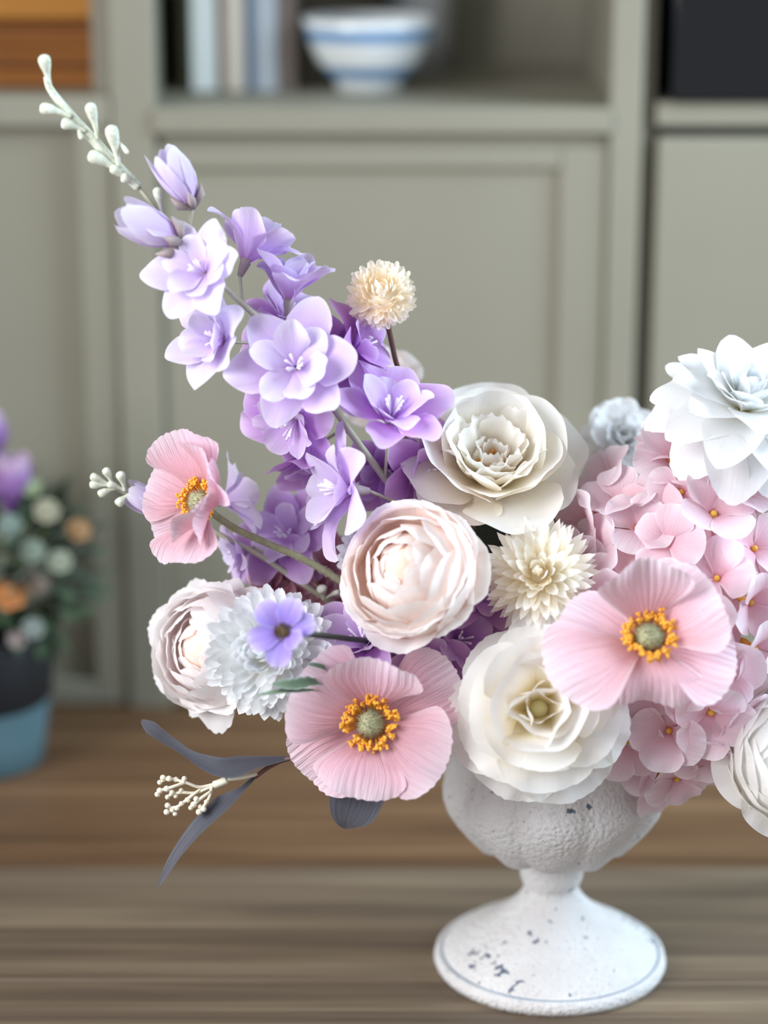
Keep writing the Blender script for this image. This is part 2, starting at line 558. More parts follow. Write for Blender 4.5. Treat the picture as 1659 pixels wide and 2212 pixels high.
wood_box('wooden_box', 'honey coloured wooden box, the upper of two on the shelf', lz1 + hb + 0.0005, 0.075, M_box_hi, xq1 - 0.002)

# --- books
M_page = plain_mat('book_pages', 'd8d0bc', 0.8)
def book(x0, x1, h, d, c, label, lean=0.0, rough=0.6):
    e = empty('book', Matrix.Translation(((x0 + x1) / 2, YC + 0.10, zs1 + 0.0004)) @ Matrix.Rotation(lean, 4, 'Y'))
    tag(e, label, 'book', 'books on the open shelf')
    w = (x1 - x0) / 2 - 0.0004
    mc = plain_mat('book_cover', c, rough)
    m = MB().box(-w, -w + 0.0015, 0, d, 0, h).box(w - 0.0015, w, 0, d, 0, h).box(-w + .0015, w - .0015, -0.0002, 0.0018, 0, h)
    bevel(m.build('cover', mc, e, False), 0.0005, 1)
    MB().box(-w + 0.0017, w - 0.0017, 0.002, d - 0.003, 0.002, h - 0.003).build('pages', M_page, e, False)
bx = [C(p, 120, YC + 0.10)[0] for p in (388, 412, 468, 484, 530, 546, 600, 640)]
specs = [('3a3a22', .20, 'narrow dark olive book beside the cabinet post'), ('f4f8f6', .215, 'pale mint white book beside the dark olive one'),
         ('8a6f58', .20, 'thin brown book between two pale ones'), ('ecdfd0', .22, 'beige book beside a narrow blue one'),
         ('3f6a92', .205, 'narrow blue book between beige and grey ones'), ('b4bcc4', .21, 'grey book to the right of the blue one'),
         ('6a5f58', .19, 'taupe brown book next to the striped bowl')]
for i, (c, h, lb) in enumerate(specs):
    book(bx[i], bx[i + 1], h, 0.14, c, lb)

# --- striped bowl
def bowl_mat(top):
    m, nt, out = new_mat('striped_glaze')
    L = nt.links.new
    tc = nd(nt, 'ShaderNodeTexCoord'); sp = nd(nt, 'ShaderNodeSeparateXYZ'); L(tc.outputs['Object'], sp.inputs[0])
    mr = nd(nt, 'ShaderNodeMapRange'); mr.inputs[1].default_value = 0.0; mr.inputs[2].default_value = top
    L(sp.outputs[2], mr.inputs[0])
    w, b = lin('dfe3e4'), lin('5f8fbe')
    r = ramp(nt, [(0.0, w), (0.18, w), (0.20, b), (0.34, b), (0.36, w), (0.70, w), (0.72, b), (0.86, b), (0.88, w), (1.0, w)])
    r.color_ramp.interpolation = 'LINEAR'
    L(mr.outputs[0], r.inputs[0])
    pr = nd(nt, 'ShaderNodeBsdfPrincipled'); pr.inputs['Roughness'].default_value = 0.18
    L(r.outputs[0], pr.inputs['Base Color']); L(pr.outputs[0], out.inputs[0])
    return m
bp_ = P(796, 195, YC + 0.06)
br = 0.5 * 293 * mpp(bp_)
BW = empty('striped_bowl', Matrix.Translation((bp_.x, YC + 0.06 + br, zs1 + 0.0004)))
tag(BW, 'white footed bowl with blue stripes on the open shelf', 'bowl')
prof = [(0.0, 0.004), (.021, .004), (.025, 0.0), (.028, 0.0), (.028, .009), (.034, .013), (.043, .024), (.049, .037), (.0535, .050), (.0555, .060), (.054, .0605), (.0515, .050), (.047, .038), (.040, .026), (.03, .017), (.0, .012)]
sc = br / 0.0555
MB().lathe([(r * sc, z * sc) for r, z in prof], 64).build('body', bowl_mat(0.060 * sc), BW)
c2 = P(905, 60, YC + 0.24)
CU = tag(MB().lathe([(0.0, .004), (.02, .004), (.022, 0), (.024, 0), (.026, .03), (.029, .07), (.030, .085), (.028, .085), (.026, .05), (.022, .01), (0, .009)], 40).build('drinking_cup', plain_mat('pale_grey_glaze', 'a9adb0', 0.3), None, True, Matrix.Translation((c2.x, YC + 0.255, zs1 + 0.0004))), 'pale grey cup standing behind the striped bowl', 'cup')

# ------------------------------------------------------------------ urn
UX = P(1187, 2075, 0).x
def urn_mat(name, chips):
    m, nt, out = new_mat(name)
    L = nt.links.new
    tc = nd(nt, 'ShaderNodeTexCoord')
    n1 = nd(nt, 'ShaderNodeTexNoise'); n1.inputs['Scale'].default_value = 420; n1.inputs['Detail'].default_value = 2
    n2 = nd(nt, 'ShaderNodeTexVoronoi'); n2.inputs['Scale'].default_value = 330
    n3 = nd(nt, 'ShaderNodeTexNoise'); n3.inputs['Scale'].default_value = 38; n3.inputs['Detail'].default_value = 3
    n4 = nd(nt, 'ShaderNodeTexNoise'); n4.inputs['Scale'].default_value = 260; n4.inputs['Detail'].default_value = 3
    
    for n in (n1, n2, n3, n4):
        L(tc.outputs['Object'], n.inputs['Vector'])
    base = ramp(nt, [(0.3, lin('cdc9c8')), (0.65, lin('d8d6d6'))]); L(n3.outputs[0], base.inputs[0])
    # fine dark pits
    p1 = nd(nt, 'ShaderNodeMath', operation='LESS_THAN'); L(n2.outputs['Distance'], p1.inputs[0]); p1.inputs[1].default_value = 0.13
    g1 = nd(nt, 'ShaderNodeMath', operation='GREATER_THAN'); L(n3.outputs[0], g1.inputs[0]); g1.inputs[1].default_value = 0.52
    pit = nd(nt, 'ShaderNodeMath', operation='MULTIPLY'); L(p1.outputs[0], pit.inputs[0]); L(g1.outputs[0], pit.inputs[1])
    pf = nd(nt, 'ShaderNodeMath', operation='MULTIPLY'); L(pit.outputs[0], pf.inputs[0]); pf.inputs[1].default_value = 0.55
    # larger chips where the paint has worn through
    zone = None
    for c, rr in chips:
        vd = nd(nt, 'ShaderNodeVectorMath', operation='DISTANCE'); L(tc.outputs['Object'], vd.inputs[0]); vd.inputs[1].default_value = c
        mr = nd(nt, 'ShaderNodeMapRange'); L(vd.outputs['Value'], mr.inputs[0]); mr.inputs[1].default_value = rr * 1.15; mr.inputs[2].default_value = rr * 0.3
        if zone is None:
            zone = mr.outputs[0]
        else:
            mm = nd(nt, 'ShaderNodeMath', operation='MAXIMUM'); L(zone, mm.inputs[0]); L(mr.outputs[0], mm.inputs[1]); zone = mm.outputs[0]
    thr = nd(nt, 'ShaderNodeMath', operation='MULTIPLY_ADD'); L(zone, thr.inputs[0]); thr.inputs[1].default_value = 0.17; L(n4.outputs[0], thr.inputs[2])
    g2 = nd(nt, 'ShaderNodeMath', operation='GREATER_THAN'); L(thr.outputs[0], g2.inputs[0]); g2.inputs[1].default_value = 0.70
    ch = nd(nt, 'ShaderNodeMath', operation='MULTIPLY'); L(g2.outputs[0], ch.inputs[0]); ch.inputs[1].default_value = 1.0
    tot = nd(nt, 'ShaderNodeMath', operation='MAXIMUM'); L(pf.outputs[0], tot.inputs[0]); L(ch.outputs[0], tot.inputs[1])
    mx = nd(nt, 'ShaderNodeMix', data_type='RGBA'); L(tot.outputs[0], mx.inputs[0]); L(base.outputs[0], mx.inputs[6]); mx.inputs[7].default_value = lin('5c6674')
    hh = nd(nt, 'ShaderNodeMath', operation='MULTIPLY_ADD'); L(n2.outputs['Distance'], hh.inputs[0]); hh.inputs[1].default_value = -0.5; L(n1.outputs[0], hh.inputs[2])
    bp = nd(nt, 'ShaderNodeBump'); bp.inputs['Strength'].default_value = 0.8; bp.inputs['Distance'].default_value = 0.0016; L(hh.outputs[0], bp.inputs['Height'])
    pr = nd(nt, 'ShaderNodeBsdfPrincipled'); pr.inputs['Roughness'].default_value = 0.7; pr.inputs['Specular IOR Level'].default_value = 0.3
    L(mx.outputs[2], pr.inputs['Base Color']); L(bp.outputs[0], pr.inputs['Normal']); L(pr.outputs[0], out.inputs[0])
    return m
M_urn = urn_mat('chalky_white_paint', [((.010, -.060, .121), .009), ((.052, -.034, .090), .006), ((.012, -.0617, .118), .006)])
M_urn_foot = urn_mat('chalky_white_paint_worn', [((-.040, -.028, .016), .0125), ((-.030, -.040, .014), .010), ((.048, .018, .018), .012), ((.058, .004, .010), .008), ((-.010, -.028, .030), .006), ((.0085, -.013, .052), .0045), ((.018, -.026, .026), .003), ((-.02, -.052, .010), .010)])
URN = empty('footed_urn', Matrix.Translation((UX, 0, 0)))
tag(URN, 'chalky white footed urn with a lobed bowl holding the flowers', 'urn')
foot = [(0.0, .003), (.060, .003), (.0625, 0), (.0650, .0004), (.0662, .0035), (.0654, .0072), (.0636, .0086), (.0622, .0080), (.0612, .0084), (.0600, .0105), (.0560, .0140), (.0480, .0185), (.0390, .0245),
        (.0310, .0295), (.0250, .0345), (.0200, .0395), (.0168, .0440), (.0152, .0478), (.0150, .0492), (.0162, .0505), (.0176, .0545), (.0184, .0600), (.0183, .0650), (.0175, .0700), (.0175, .0780)]
MB().lathe(foot, 96).build('foot', M_urn_foot, URN)
def wob(r, z, ph, j):
    lob = abs(math.sin(ph * 5 + 0.35))            # ten lobes
    g = sstep(.068, .080, z) * (1 - 0.75 * sstep(.118, .142, z))
    low = 1 - sstep(.070, .085, z)
    return r * (1 - 0.042 * g * (1 - lob ** 0.6) + 0.16 * low * (lob ** 0.7 - 0.5)), z - 0.0036 * low * (lob ** 0.7) + 0.0006 * math.sin(7 * ph)
bowl = [(.0165, .0770), (.0200, .0742), (.0240, .0732), (.0300, .0735), (.0390, .0762), (.0480, .0822), (.0555, .0905), (.0605, .0985), (.0628, .1055), (.0630, .1115), (.0608, .1180), (.0583, .1245), (.0570, .1310), (.0572, .1380),
        (.0588, .1440), (.0600, .1470), (.0590, .1485), (.0560, .1460), (.0540, .1380), (.0540, .1300), (.0570, .1180), (.0580, .1080), (.0520, .0960), (.0400, .0860), (.0200, .0800), (0.0, .0790)]
MB().lathe(bowl, 160, wob).build('bowl', M_urn, URN)
MB().lathe([(.0618 + .0007 * math.cos(t), .0081 + .0005 * math.sin(t)) for t in [i * math.pi / 3 for i in range(6)]], 96, None, True).build('worn_line', plain_mat('worn_blue_grey', '6d7f92', 0.6, '9aa6b2', 60.0), URN)

# ------------------------------------------------------------------ flower kit
RM = {}
def flower(name, label, cat, px, py, Y, f, spin=0, group=None):
    M = frame(P(px, py, Y), facing(*f), spin)
    r = empty(name, M)
    tag(r, label, cat, group)
    RM[r.name] = M
    return r
def rpx(r, n):                                   # n photo pixels at this flower, in metres
    return n * mpp(RM[r.name].translation)
def wtube(root, name, pts, radii, mat, n=8, res=6):
    """tube through world points as a part of root"""
    inv = RM[root.name].inverted()
    sp = smooth_path(pts, res)
    rr = lerp_list(radii, len(sp)) if isinstance(radii, (list, tuple)) else radii
    return MB().tube([inv @ p for p in sp], rr, n).build(name, mat, root)
M_stem = plain_mat('green_stem', '6f7d55', 0.6, '8a9268', 60.0)
M_stem_pale = plain_mat('sage_stem', 'a8a890', 0.65, 'bdbca6', 80.0)
M_stem_dark = plain_mat('dark_stem', '20261f', 0.5, '2d332b', 60.0)
M_stem_brown = plain_mat('brown_stem', '4a3530', 0.6, '5e453c', 80.0)
def urn_stem(root, mat=None, r=0.0013, back=0.03, side=None):
    M = RM[root.name]
    p0 = M.translation
    z = Vector((M[0][2], M[1][2], M[2][2]))
    rnd = random.Random(root.name)
    dx = max(-0.022, min(0.022, (p0.x - UX) * 0.25)) + rnd.uniform(-.004, .004)
    end = Vector((UX + dx, 0.012 * rnd.uniform(-1, 1), 0.105))
    neck = Vector((UX + dx * 1.4, 0.014 * rnd.uniform(-1, 1), 0.165))
    return wtube(root, 'stem', [p0 - z * 0.012, p0 - z * back, neck.lerp(p0 - z * back, 0.45), neck, end], r, mat or M_stem)

def rose(root, R, layers, seed=0):
    """layers of petals; lengths in units of R; returns nothing, petals are parts of root"""
    rnd = random.Random(seed)
    ph0 = 0
    for li, d in enumerate(layers):
        d = dict(d)
        n = d.pop('n'); mat = d.pop('mat'); jt = d.pop('jt', 6); js = d.pop('js', 0.07); jp = d.pop('jp', 0.3); off = d.pop('phi', None); skip = d.pop('skip', ())
        nvar = d.pop('nvar', 3)
        for key in ('L', 'W', 'r0', 'z0', 'ruf', 'crease'):
            if key in d:
                d[key] *= R
        for key in ('k', 'k1'):
            if key in d:
                d[key] /= R
        ms = [petal(mat, seed=seed * 31 + li * 7 + i, **d) for i in range(min(nvar, n))]
        ph0 += 137.5 if off is None else 0
        for i in range(n):
            phi = (off if off is not None else ph0) + 360.0 * (i + rnd.uniform(-jp, jp) * 0.6) / n
            if i in skip:
                continue
            link('petal', ms[i % len(ms)], root, pm(phi, rnd.uniform(-jt, jt), 1 + rnd.uniform(-js, js), 0, rnd.uniform(-4, 4)))

def sph(rho, a0, a2, n, W, mat, flare=0.0, **kw):
    """layer of petals wrapped round a ball of radius rho, from angle a0 to a2 measured from its foot"""
    d = dict(n=n, mat=mat, L=rho * rad(a2 - a0), W=W * 1.12 * rho, a=(a0, (a0 + a2) / 2 + flare, a2 - flare), base=.45, vm=.55, vt=.70, k=.92 / rho, ruf=.020, rn=1.8, ser=.012, sern=9, nu=20, nv=12,
             r0=rho * math.sin(rad(a0)), z0=-rho * math.cos(rad(a0)), jt=1.6, js=.03)
    d.update(kw)
    return d

def calyx(root, R, mat, drop=0.0):
    MB().lathe([(0.001, -.30 * R + drop), (.10 * R, -.26 * R + drop), (.20 * R, -.12 * R + drop), (.22 * R, .02 * R + drop), (.05 * R, .05 * R + drop)], 14).build('calyx', mat, root)

def mum(root, R, n, tmax, mats, L=0.62, Wd=0.11, core=0.36, seed=0, a=(0, 12, 30), tmin=0.0, lmin=0.55, squash=1.0, **kw):
    rnd = random.Random(seed)
    ms = [petal(mats[i % len(mats)], L * R, Wd * R, a=a, r0=core * R, seed=seed + i, nu=4, nv=5, k=2.0 / (Wd * R) * 0.45, **kw) for i in range(5)]
    c0, c1 = math.cos(rad(tmin)), math.cos(rad(tmax))
    for i in range(n):
        ct = c0 + (c1 - c0) * (i + 0.5) / n
        th = math.degrees(math.acos(ct))
        s = lmin + (1 - lmin) * sstep(0, 45, th)
        M = pm(i * 137.508 + rnd.uniform(-6, 6), 90 - th + rnd.uniform(-7, 7), (s if False else 1.0) * (0.9 + 0.14 * rnd.random()))
        link('petal', ms[i % 5], root, Matrix.Diagonal((1, 1, squash, 1)) @ M)
    MB().ball((0, 0, 0), core * R * 1.05, 14, 10).build('core', M_corew, root)

M_corew = plain_mat('pale_core', 'efe6d6', 0.8)
M_coreb = plain_mat('blush_core', 'f2d2c0', 0.8)
# ------------------------------------------------------------------ petal materials
M_white = petal_mat('white_petal', [(0, 'efe2a8'), (0.35, 'f4ecd2'), (0.65, 'f6f3ee'), (1, 'f7f6f5')], None, 0, 0.42, 0.02, 0.12)
M_white_cool = petal_mat('cool_white_petal', [(0, 'f2eedc'), (0.25, 'f0f0ee'), (1, 'f0f2f5')], None, 0, 0.38, 0.02, 0.12)
M_cream = petal_mat('cream_petal', [(0, 'e0ac48'), (0.09, 'f2dca4'), (0.25, 'f7efdc'), (1, 'faf8f5')], None, 0, 0.42, 0.02, 0.12)
M_blush = petal_mat('blush_petal', [(0, 'f8ae7c'), (0.42, 'f9d2b4'), (0.72, 'f9e9e0'), (1, 'f9f5f4')], 'f8f7f7', 0.6, 0.42, 0.025, 0.12)
M_blush_l = petal_mat('pale_blush_petal', [(0, 'f2bca4'), (0.3, 'f5dcd0'), (0.6, 'f5ecea'), (1, 'f6f4f5')], None, 0, 0.42, 0.02, 0.12)
M_mumw = petal_mat('mum_white_petal', [(0, 'f4f0e2'), (0.25, 'f3f4f4'), (1, 'f4f6f9')], None, 0, 0.38, 0.02, 0.15, 10)
M_mumc = petal_mat('mum_cream_petal', [(0, 'f5e8c4'), (0.3, 'f9f3e4'), (1, 'fbfaf6')], None, 0, 0.40, 0.02, 0.15, 10)
M_pomp = petal_mat('pompon_petal', [(0, 'f6e6c6'), (0.4, 'faf0de'), (1, 'fcf9f3')], None, 0, 0.40, 0.02, 0.15, 10)
M_poppy = petal_mat('poppy_petal', [(0, 'ee9ca4'), (0.3, 'f0b0bc'), (0.65, 'f1c2d0'), (1, 'f2d6e4')], 'f8e8f0', 0.6, 0.36, 0.08, 0.8, 60)
M_poppy2 = petal_mat('poppy_petal_pale', [(0, 'ec9ea0'), (0.3, 'efb4bc'), (0.65, 'f0c8d4'), (1, 'f2dae8')], 'f8ecf4', 0.6, 0.36, 0.08, 0.8, 60)
M_hyd = petal_mat('hydrangea_petal', [(0, 'd98e9e'), (0.13, 'e9b8c6'), (0.45, 'efd0dc'), (1, 'f3e2ec')], 'f6edf2', 0.85, 0.38, 0.04, 0.25, 16)
M_hyd_in = petal_mat('hydrangea_petal_deep', [(0, 'd4929c'), (0.3, 'e3b2ba'), (1, 'ebc8d0')], 'f0d6de', 0.6, 0.36, 0.04, 0.25, 16)
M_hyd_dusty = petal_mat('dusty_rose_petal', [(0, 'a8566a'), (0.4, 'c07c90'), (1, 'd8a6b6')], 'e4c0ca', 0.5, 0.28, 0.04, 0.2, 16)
M_lil = petal_mat('lilac_petal', [(0, 'd29cde'), (0.3, 'd9b8ea'), (1, 'e0ccf0')], 'f0e8f8', 0.75, 0.34, 0.03, 0.15, 16)
M_lil_pale = petal_mat('pale_lilac_petal', [(0, 'd8b6e6'), (0.3, 'dfccee'), (1, 'e4dcf2')], 'f2f0fa', 0.7, 0.34, 0.03, 0.15, 16)
M_vio = petal_mat('violet_petal', [(0, 'be6cd2'), (0.35, 'ca90de'), (1, 'd6b2e8')], 'ead8f4', 0.75, 0.34, 0.03, 0.15, 16)
M_vio_deep = petal_mat('deep_violet_petal', [(0, 'b05cbc'), (0.4, 'c080cc'), (1, 'cc9cd8')], 'dec0e8', 0.6, 0.32, 0.03, 0.15, 16)
M_anem = petal_mat('anemone_petal', [(0, '8f74c8'), (0.35, '9f88dc'), (1, 'b8a6e8')], 'd8d0f2', 0.7, 0.25, 0.06, 0.25, 14)
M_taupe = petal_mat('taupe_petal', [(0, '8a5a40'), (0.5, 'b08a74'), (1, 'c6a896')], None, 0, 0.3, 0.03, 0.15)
M_stamen = plain_mat('orange_stamen', 'eb9c1c', 0.6, 'f9c052', 900.0)
M_pist = plain_mat('sage_pistil', 'a2a27c', 0.85, 'c6c4a2', 1500.0, 0.6)
M_eye = plain_mat('golden_eye', 'd9a22e', 0.6, 'e8bc58', 400.0)
M_bud = plain_mat('frosted_bud', 'c0c8ae', 0.85, 'e2e4da', 500.0, 0.3, bdist=0.0005)
M_calyx = plain_mat('taupe_calyx', '94868a', 0.7, 'a99c9a', 200.0)
M_stamen_w = plain_mat('pale_stamen', 'e6dcf2', 0.7)
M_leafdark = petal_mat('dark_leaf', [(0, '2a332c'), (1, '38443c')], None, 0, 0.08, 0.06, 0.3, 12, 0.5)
M_slate = petal_mat('slate_leaf', [(0, '424048'), (0.5, '4b4d56'), (1, '58565e')], '70707a', 0.35, 0.10, 0.08, 0.35, 14, 0.55)
M_leafgreen = petal_mat('sage_leaf', [(0, '566a50'), (0.7, '64785e'), (1, '8a9c86')], 'cfdad6', 0.9, 0.15, 0.12, 0.6, 8, 0.8)

# ------------------------------------------------------------------ poppies
def poppy(name, label, px, py, Y, f, R_px, petals, mat, seed=0, ring=1.0):
    t = flower(name, label, 'flower', px, py, Y, f)
    R = rpx(t, R_px)
    for i, (phi, L, Wd, a, kw) in enumerate(petals):
        d = dict(base=0.16, vm=0.75, vt=0.66, q=2.2, p=0.6, k=0.35 / R, k1=0.25 / R, ruf=0.075 * R, rn=1.25, ser=0.016, sern=11, crease=0.013 * R, cn=13, nu=52, nv=20, seed=seed + i, r0=0.03 * R)
        d.update(kw)
        link('petal', petal(mat, L * R, Wd * R, a=a, **d), t, pm(phi))
    rnd = random.Random(seed)
    m = MB()
    for i in range(110):
        ph = rnd.uniform(0, 6.283)
        r1 = R * ring * rnd.uniform(0.235, 0.36)
        z1 = R * ring * rnd.uniform(0.16, 0.30)
        b = Vector((math.cos(ph), math.sin(ph), 0)) * (0.12 * R * ring) + Vector((0, 0, 0.02 * R))
        e = Vector((math.cos(ph) * r1, math.sin(ph) * r1, z1))
        mid = b.lerp(e, 0.5) + Vector((0, 0, -0.01 * R))
        m.tube([b, mid, e], [0.006 * R, 0.007 * R, 0.009 * R], 4, False)
        for _ in range(3):
            m.ball(e + Vector([rnd.uniform(-1, 1) * 0.022 * R for _ in range(3)]), R * rnd.uniform(0.017, 0.027), 5, 4)
    s = m.build('stamens', M_stamen, t); s['kind'] = 'stuff'
    pi = MB().ball((0, 0, 0.13 * R), 0.155 * R * ring, 20, 14, 0.95)
    for i in range(320):
        d = Vector((rnd.gauss(0, 1), rnd.gauss(0, 1), abs(rnd.gauss(0, 1)))).normalized()
        b = Vector((0, 0, 0.13 * R)) + d * 0.145 * R * ring
        o = d.orthogonal().normalized() * 0.006 * R
        k = len(pi.v)
        pi.v += [b + o, b - o, b + d.cross(o.normalized()) * 0.006 * R, b + d * 0.075 * R + Vector([rnd.uniform(-1, 1) * 0.012 * R for _ in range(3)])]
        pi.f += [(k, k + 1, k + 3), (k + 1, k + 2, k + 3), (k + 2, k, k + 3)]
    pi.build('pistil', M_pist, t)
    return t, R
B = {}                          # back petals: lower start
t, R = poppy('pink_poppy', 'open pink poppy tucked beside the urn, over the dark leaves', 803, 1562, -0.088, (-0.08, 0.06, 1), 172, [
    (30, 1.22, 0.56, (4, 4, -4), dict(z0=-0.002)), (218, 1.10, 0.58, (0, -6, -20), dict(z0=-0.0025)), (150, 1.08, 0.72, (24, 26, 4), {}),
    (332, 1.12, 0.64, (26, 26, 4), {}), (258, 0.92, 0.62, (36, 34, -6), dict(r0=0.004)), (84, 1.0, 0.66, (44, 58, 30), dict(k1=0.7 / 0.04, r0=0.004))], M_poppy, 11)
urn_stem(t, M_stem, 0.0016)
t, R = poppy('pink_poppy', 'wide pale pink poppy lying over the pink hydrangea', 1402, 1388, -0.100, (-0.02, 0.46, 0.88), 182, [
    (158, 1.06, 0.46, (4, 10, 8), dict(z0=-0.003)), (-20, 1.04, 0.58, (4, 2, -6), dict(z0=-0.003)), (26, 1.0, 0.66, (30, 36, 26), {}),
    (206, 1.26, 0.64, (26, 12, -24), dict(r0=0.003)), (276, 0.80, 0.60, (24, -6, -80), dict(vt=0.8)), (98, 1.10, 0.60, (44, 70, 72), dict(k1=0.6 / 0.04, r0=0.004))], M_poppy2, 23, 0.92)
urn_stem(t, M_stem, 0.0016)
t, R = poppy('pink_poppy', 'cupped rose pink poppy turned sideways on a hairy stem', 446, 1088, -0.045, (-0.58, 0.16, 0.80), 148, [
    (40, 1.02, 0.70, (30, 48, 62), {}), (200, .88, 0.60, (14, 30, 26), dict(z0=-0.001)), (150, .92, 0.60, (20, 34, 30), {}),
    (345, 0.95, 0.66, (30, 60, 78), dict(z0=-0.001)), (95, 1.14, 0.66, (26, 38, 34), {}), (262, 1.06, 0.62, (24, 34, 24), {}), (308, 0.98, 0.50, (40, 72, 96), dict(r0=0.004))], M_poppy, 37, 0.95)
M_hairy = plain_mat('hairy_stem', '8a8a68', 0.7, 'a3a284', 300.0)
M_hair = plain_mat('stem_hair', 'c9c8b0', 0.7)
pth = [P(455, 1105, -0.036), P(505, 1140, -0.034), P(580, 1175, -0.034), P(660, 1210, -0.034), P(745, 1262, -0.03), P(900, 1380, -0.02), Vector((UX - .03, 0.0, 0.165)), Vector((UX - .02, 0, 0.11))]
st = wtube(t, 'stem', pth, 0.0019, M_hairy, 8, 8)
inv = RM[t.name].inverted()
sp = smooth_path(pth, 40)
hm = MB(); rnd = random.Random(5)
for i in range(900):
    k = rnd.randrange(5, 40 * 5)
    p = sp[k]; d = Vector((rnd.gauss(0, 1), rnd.gauss(0, 1), rnd.gauss(0, 1)))
    tg = (sp[k + 1] - p).normalized(); d = (d - tg * d.dot(tg)).normalized()
    b = p + d * 0.0017; e = b + d * 0.0014 + tg * rnd.uniform(-.0004, .0009)
    o = tg * 0.00009
    q = len(hm.v)
    hm.v += [inv @ (b + o), inv @ (b - o), inv @ e]; hm.f.append((q, q + 1, q + 2))
h = hm.build('stem_hairs', M_hair, t); h['kind'] = 'stuff'

# ------------------------------------------------------------------ roses, peonies, ranunculus
# blush garden rose
t = flower('garden_rose', 'full blush white garden rose with many thin ruffled petals', 'flower', 889, 1235, -0.075, (-0.40, 0.26, 0.88), 10)
R = rpx(t, 152)
rose(t, R, [
    dict(n=7, mat=M_blush, L=1.16, W=0.60, a=(30, 26, 4), base=.35, vm=.6, vt=.62, k=.5, ruf=.04, rn=2.2, ser=.015, sern=9, nu=22, nv=12, z0=-.50, r0=.05),
    dict(n=8, mat=M_blush, L=1.22, W=0.58, a=(34, 46, 26), base=.35, vm=.6, vt=.62, k=.7, ruf=.04, rn=2.2, ser=.015, sern=9, nu=22, nv=12, z0=-.52, r0=.05),
    sph(.98, 25, 104, 7, .60, M_blush, 10), sph(.91, 25, 118, 7, .60, M_blush, 9), sph(.81, 25, 130, 7, .58, M_blush, 8), sph(.69, 25, 142, 6, .58, M_blush, 7),
    sph(.56, 25, 150, 6, .55, M_blush, 6, z0=-.44), sph(.42, 25, 156, 5, .55, M_blush, 4, z0=-.24), sph(.29, 25, 160, 4, .6, M_blush, 3, z0=-.04, ruf=.015), sph(.16, 25, 160, 4, .6, M_blush, 0, z0=.20, ruf=.01)], 41)
MB().ball((0, 0, .10 * R), .36 * R, 16, 12, 1.35).build('heart', M_coreb, t)
urn_stem(t)
calyx(t, R, M_stem, -.25 * R)

# white rose hanging over the urn rim
t = flower('white_rose', 'large open white rose draped over the front rim of the urn', 'flower', 1165, 1530, -0.092, (0.06, 0.10, 1), 0)
R = rpx(t, 174)
rose(t, R, [
    dict(n=7, mat=M_white, L=1.14, W=0.60, a=(18, 6, -22), base=.3, vm=.6, vt=.58, k=.4, ruf=.045, rn=1.8, ser=.014, nu=22, nv=12, z0=-.22, r0=.05),
    dict(n=6, mat=M_white, L=1.04, W=0.64, a=(28, 20, -10), base=.3, vm=.6, vt=.58, k=.5, ruf=.045, rn=1.6, ser=.012, nu=22, nv=12, z0=-.20, r0=.05, jt=8),
    dict(n=5, mat=M_white, L=0.92, W=0.70, a=(40, 34, 2), base=.3, vm=.6, vt=.58, k=.7, ruf=.04, rn=1.4, ser=.01, nu=22, nv=12, z0=-.18, r0=.04, phi=-30, jt=8),
    dict(n=3, mat=M_white, L=0.84, W=0.72, a=(48, 66, 40), base=.35, vm=.6, vt=.62, k=1.3, ruf=.05, rn=1.4, nu=22, nv=12, z0=-.15, r0=.06, phi=170, jt=8),
    dict(n=3, mat=M_white, L=0.70, W=0.60, a=(54, 86, 66), base=.4, vm=.6, vt=.66, k=1.7, ruf=.06, rn=1.6, nu=14, nv=9, z0=-.12, r0=.07, phi=110, jt=9),
    dict(n=3, mat=M_white, L=0.60, W=0.40, a=(60, 92, 90), base=.4, vm=.6, vt=.66, k=2.2, ruf=.05, rn=1.5, nu=14, nv=9, z0=-.10, r0=.08, phi=60, jt=9)], 57)
MB().ball((0, 0, -.08 * R), .13 * R, 12, 8).build('heart', plain_mat('pale_green_heart', 'dcd6a4', 0.8), t)
urn_stem(t)

# cream peony, cupped, seen from the front and a little above
t = flower('cream_peony', 'cupped cream peony with toothed inner petals and golden heart', 'flower', 1062, 1005, -0.01, (0.02, 0.62, 0.78), 0)
R = rpx(t, 180)
rose(t, R, [
    dict(n=7, mat=M_cream, L=1.16, W=0.62, a=(20, 22, 10), base=.3, vm=.6, vt=.58, k=.7, ruf=.045, rn=1.4, nu=20, nv=12, z0=-.28, r0=.05),
    dict(n=6, mat=M_cream, L=1.12, W=0.64, a=(32, 52, 50), base=.3, vm=.6, vt=.58, k=.9, ruf=.04, rn=1.4, nu=20, nv=12, z0=-.26, r0=.05, phi=30),
    dict(n=6, mat=M_cream, L=1.06, W=0.60, a=(36, 66, 78), base=.3, vm=.6, vt=.58, k=1.0, ruf=.04, rn=1.4, nu=20, nv=12, z0=-.24, r0=.05, phi=90, skip=(3,)),
    dict(n=7, mat=M_cream, L=0.90, W=0.40, a=(40, 62, 58), base=.4, vm=.6, vt=.78, k=1.2, ruf=.05, rn=1.8, ser=.05, sern=6, nu=18, nv=11, z0=-.22, r0=.05),
    dict(n=7, mat=M_cream, L=0.74, W=0.34, a=(56, 74, 66), base=.4, vm=.6, vt=.80, k=1.5, ruf=.05, rn=1.8, ser=.06, sern=6, nu=18, nv=11, z0=-.20, r0=.05),
    dict(n=5, mat=M_cream, L=0.52, W=0.22, a=(66, 82, 92), base=.4, vm=.6, vt=.80, k=2.0, ruf=.05, rn=1.8, ser=.06, sern=6, nu=12, nv=8, z0=-.18, r0=.04)], 71)
m = MB(); rnd = random.Random(3)
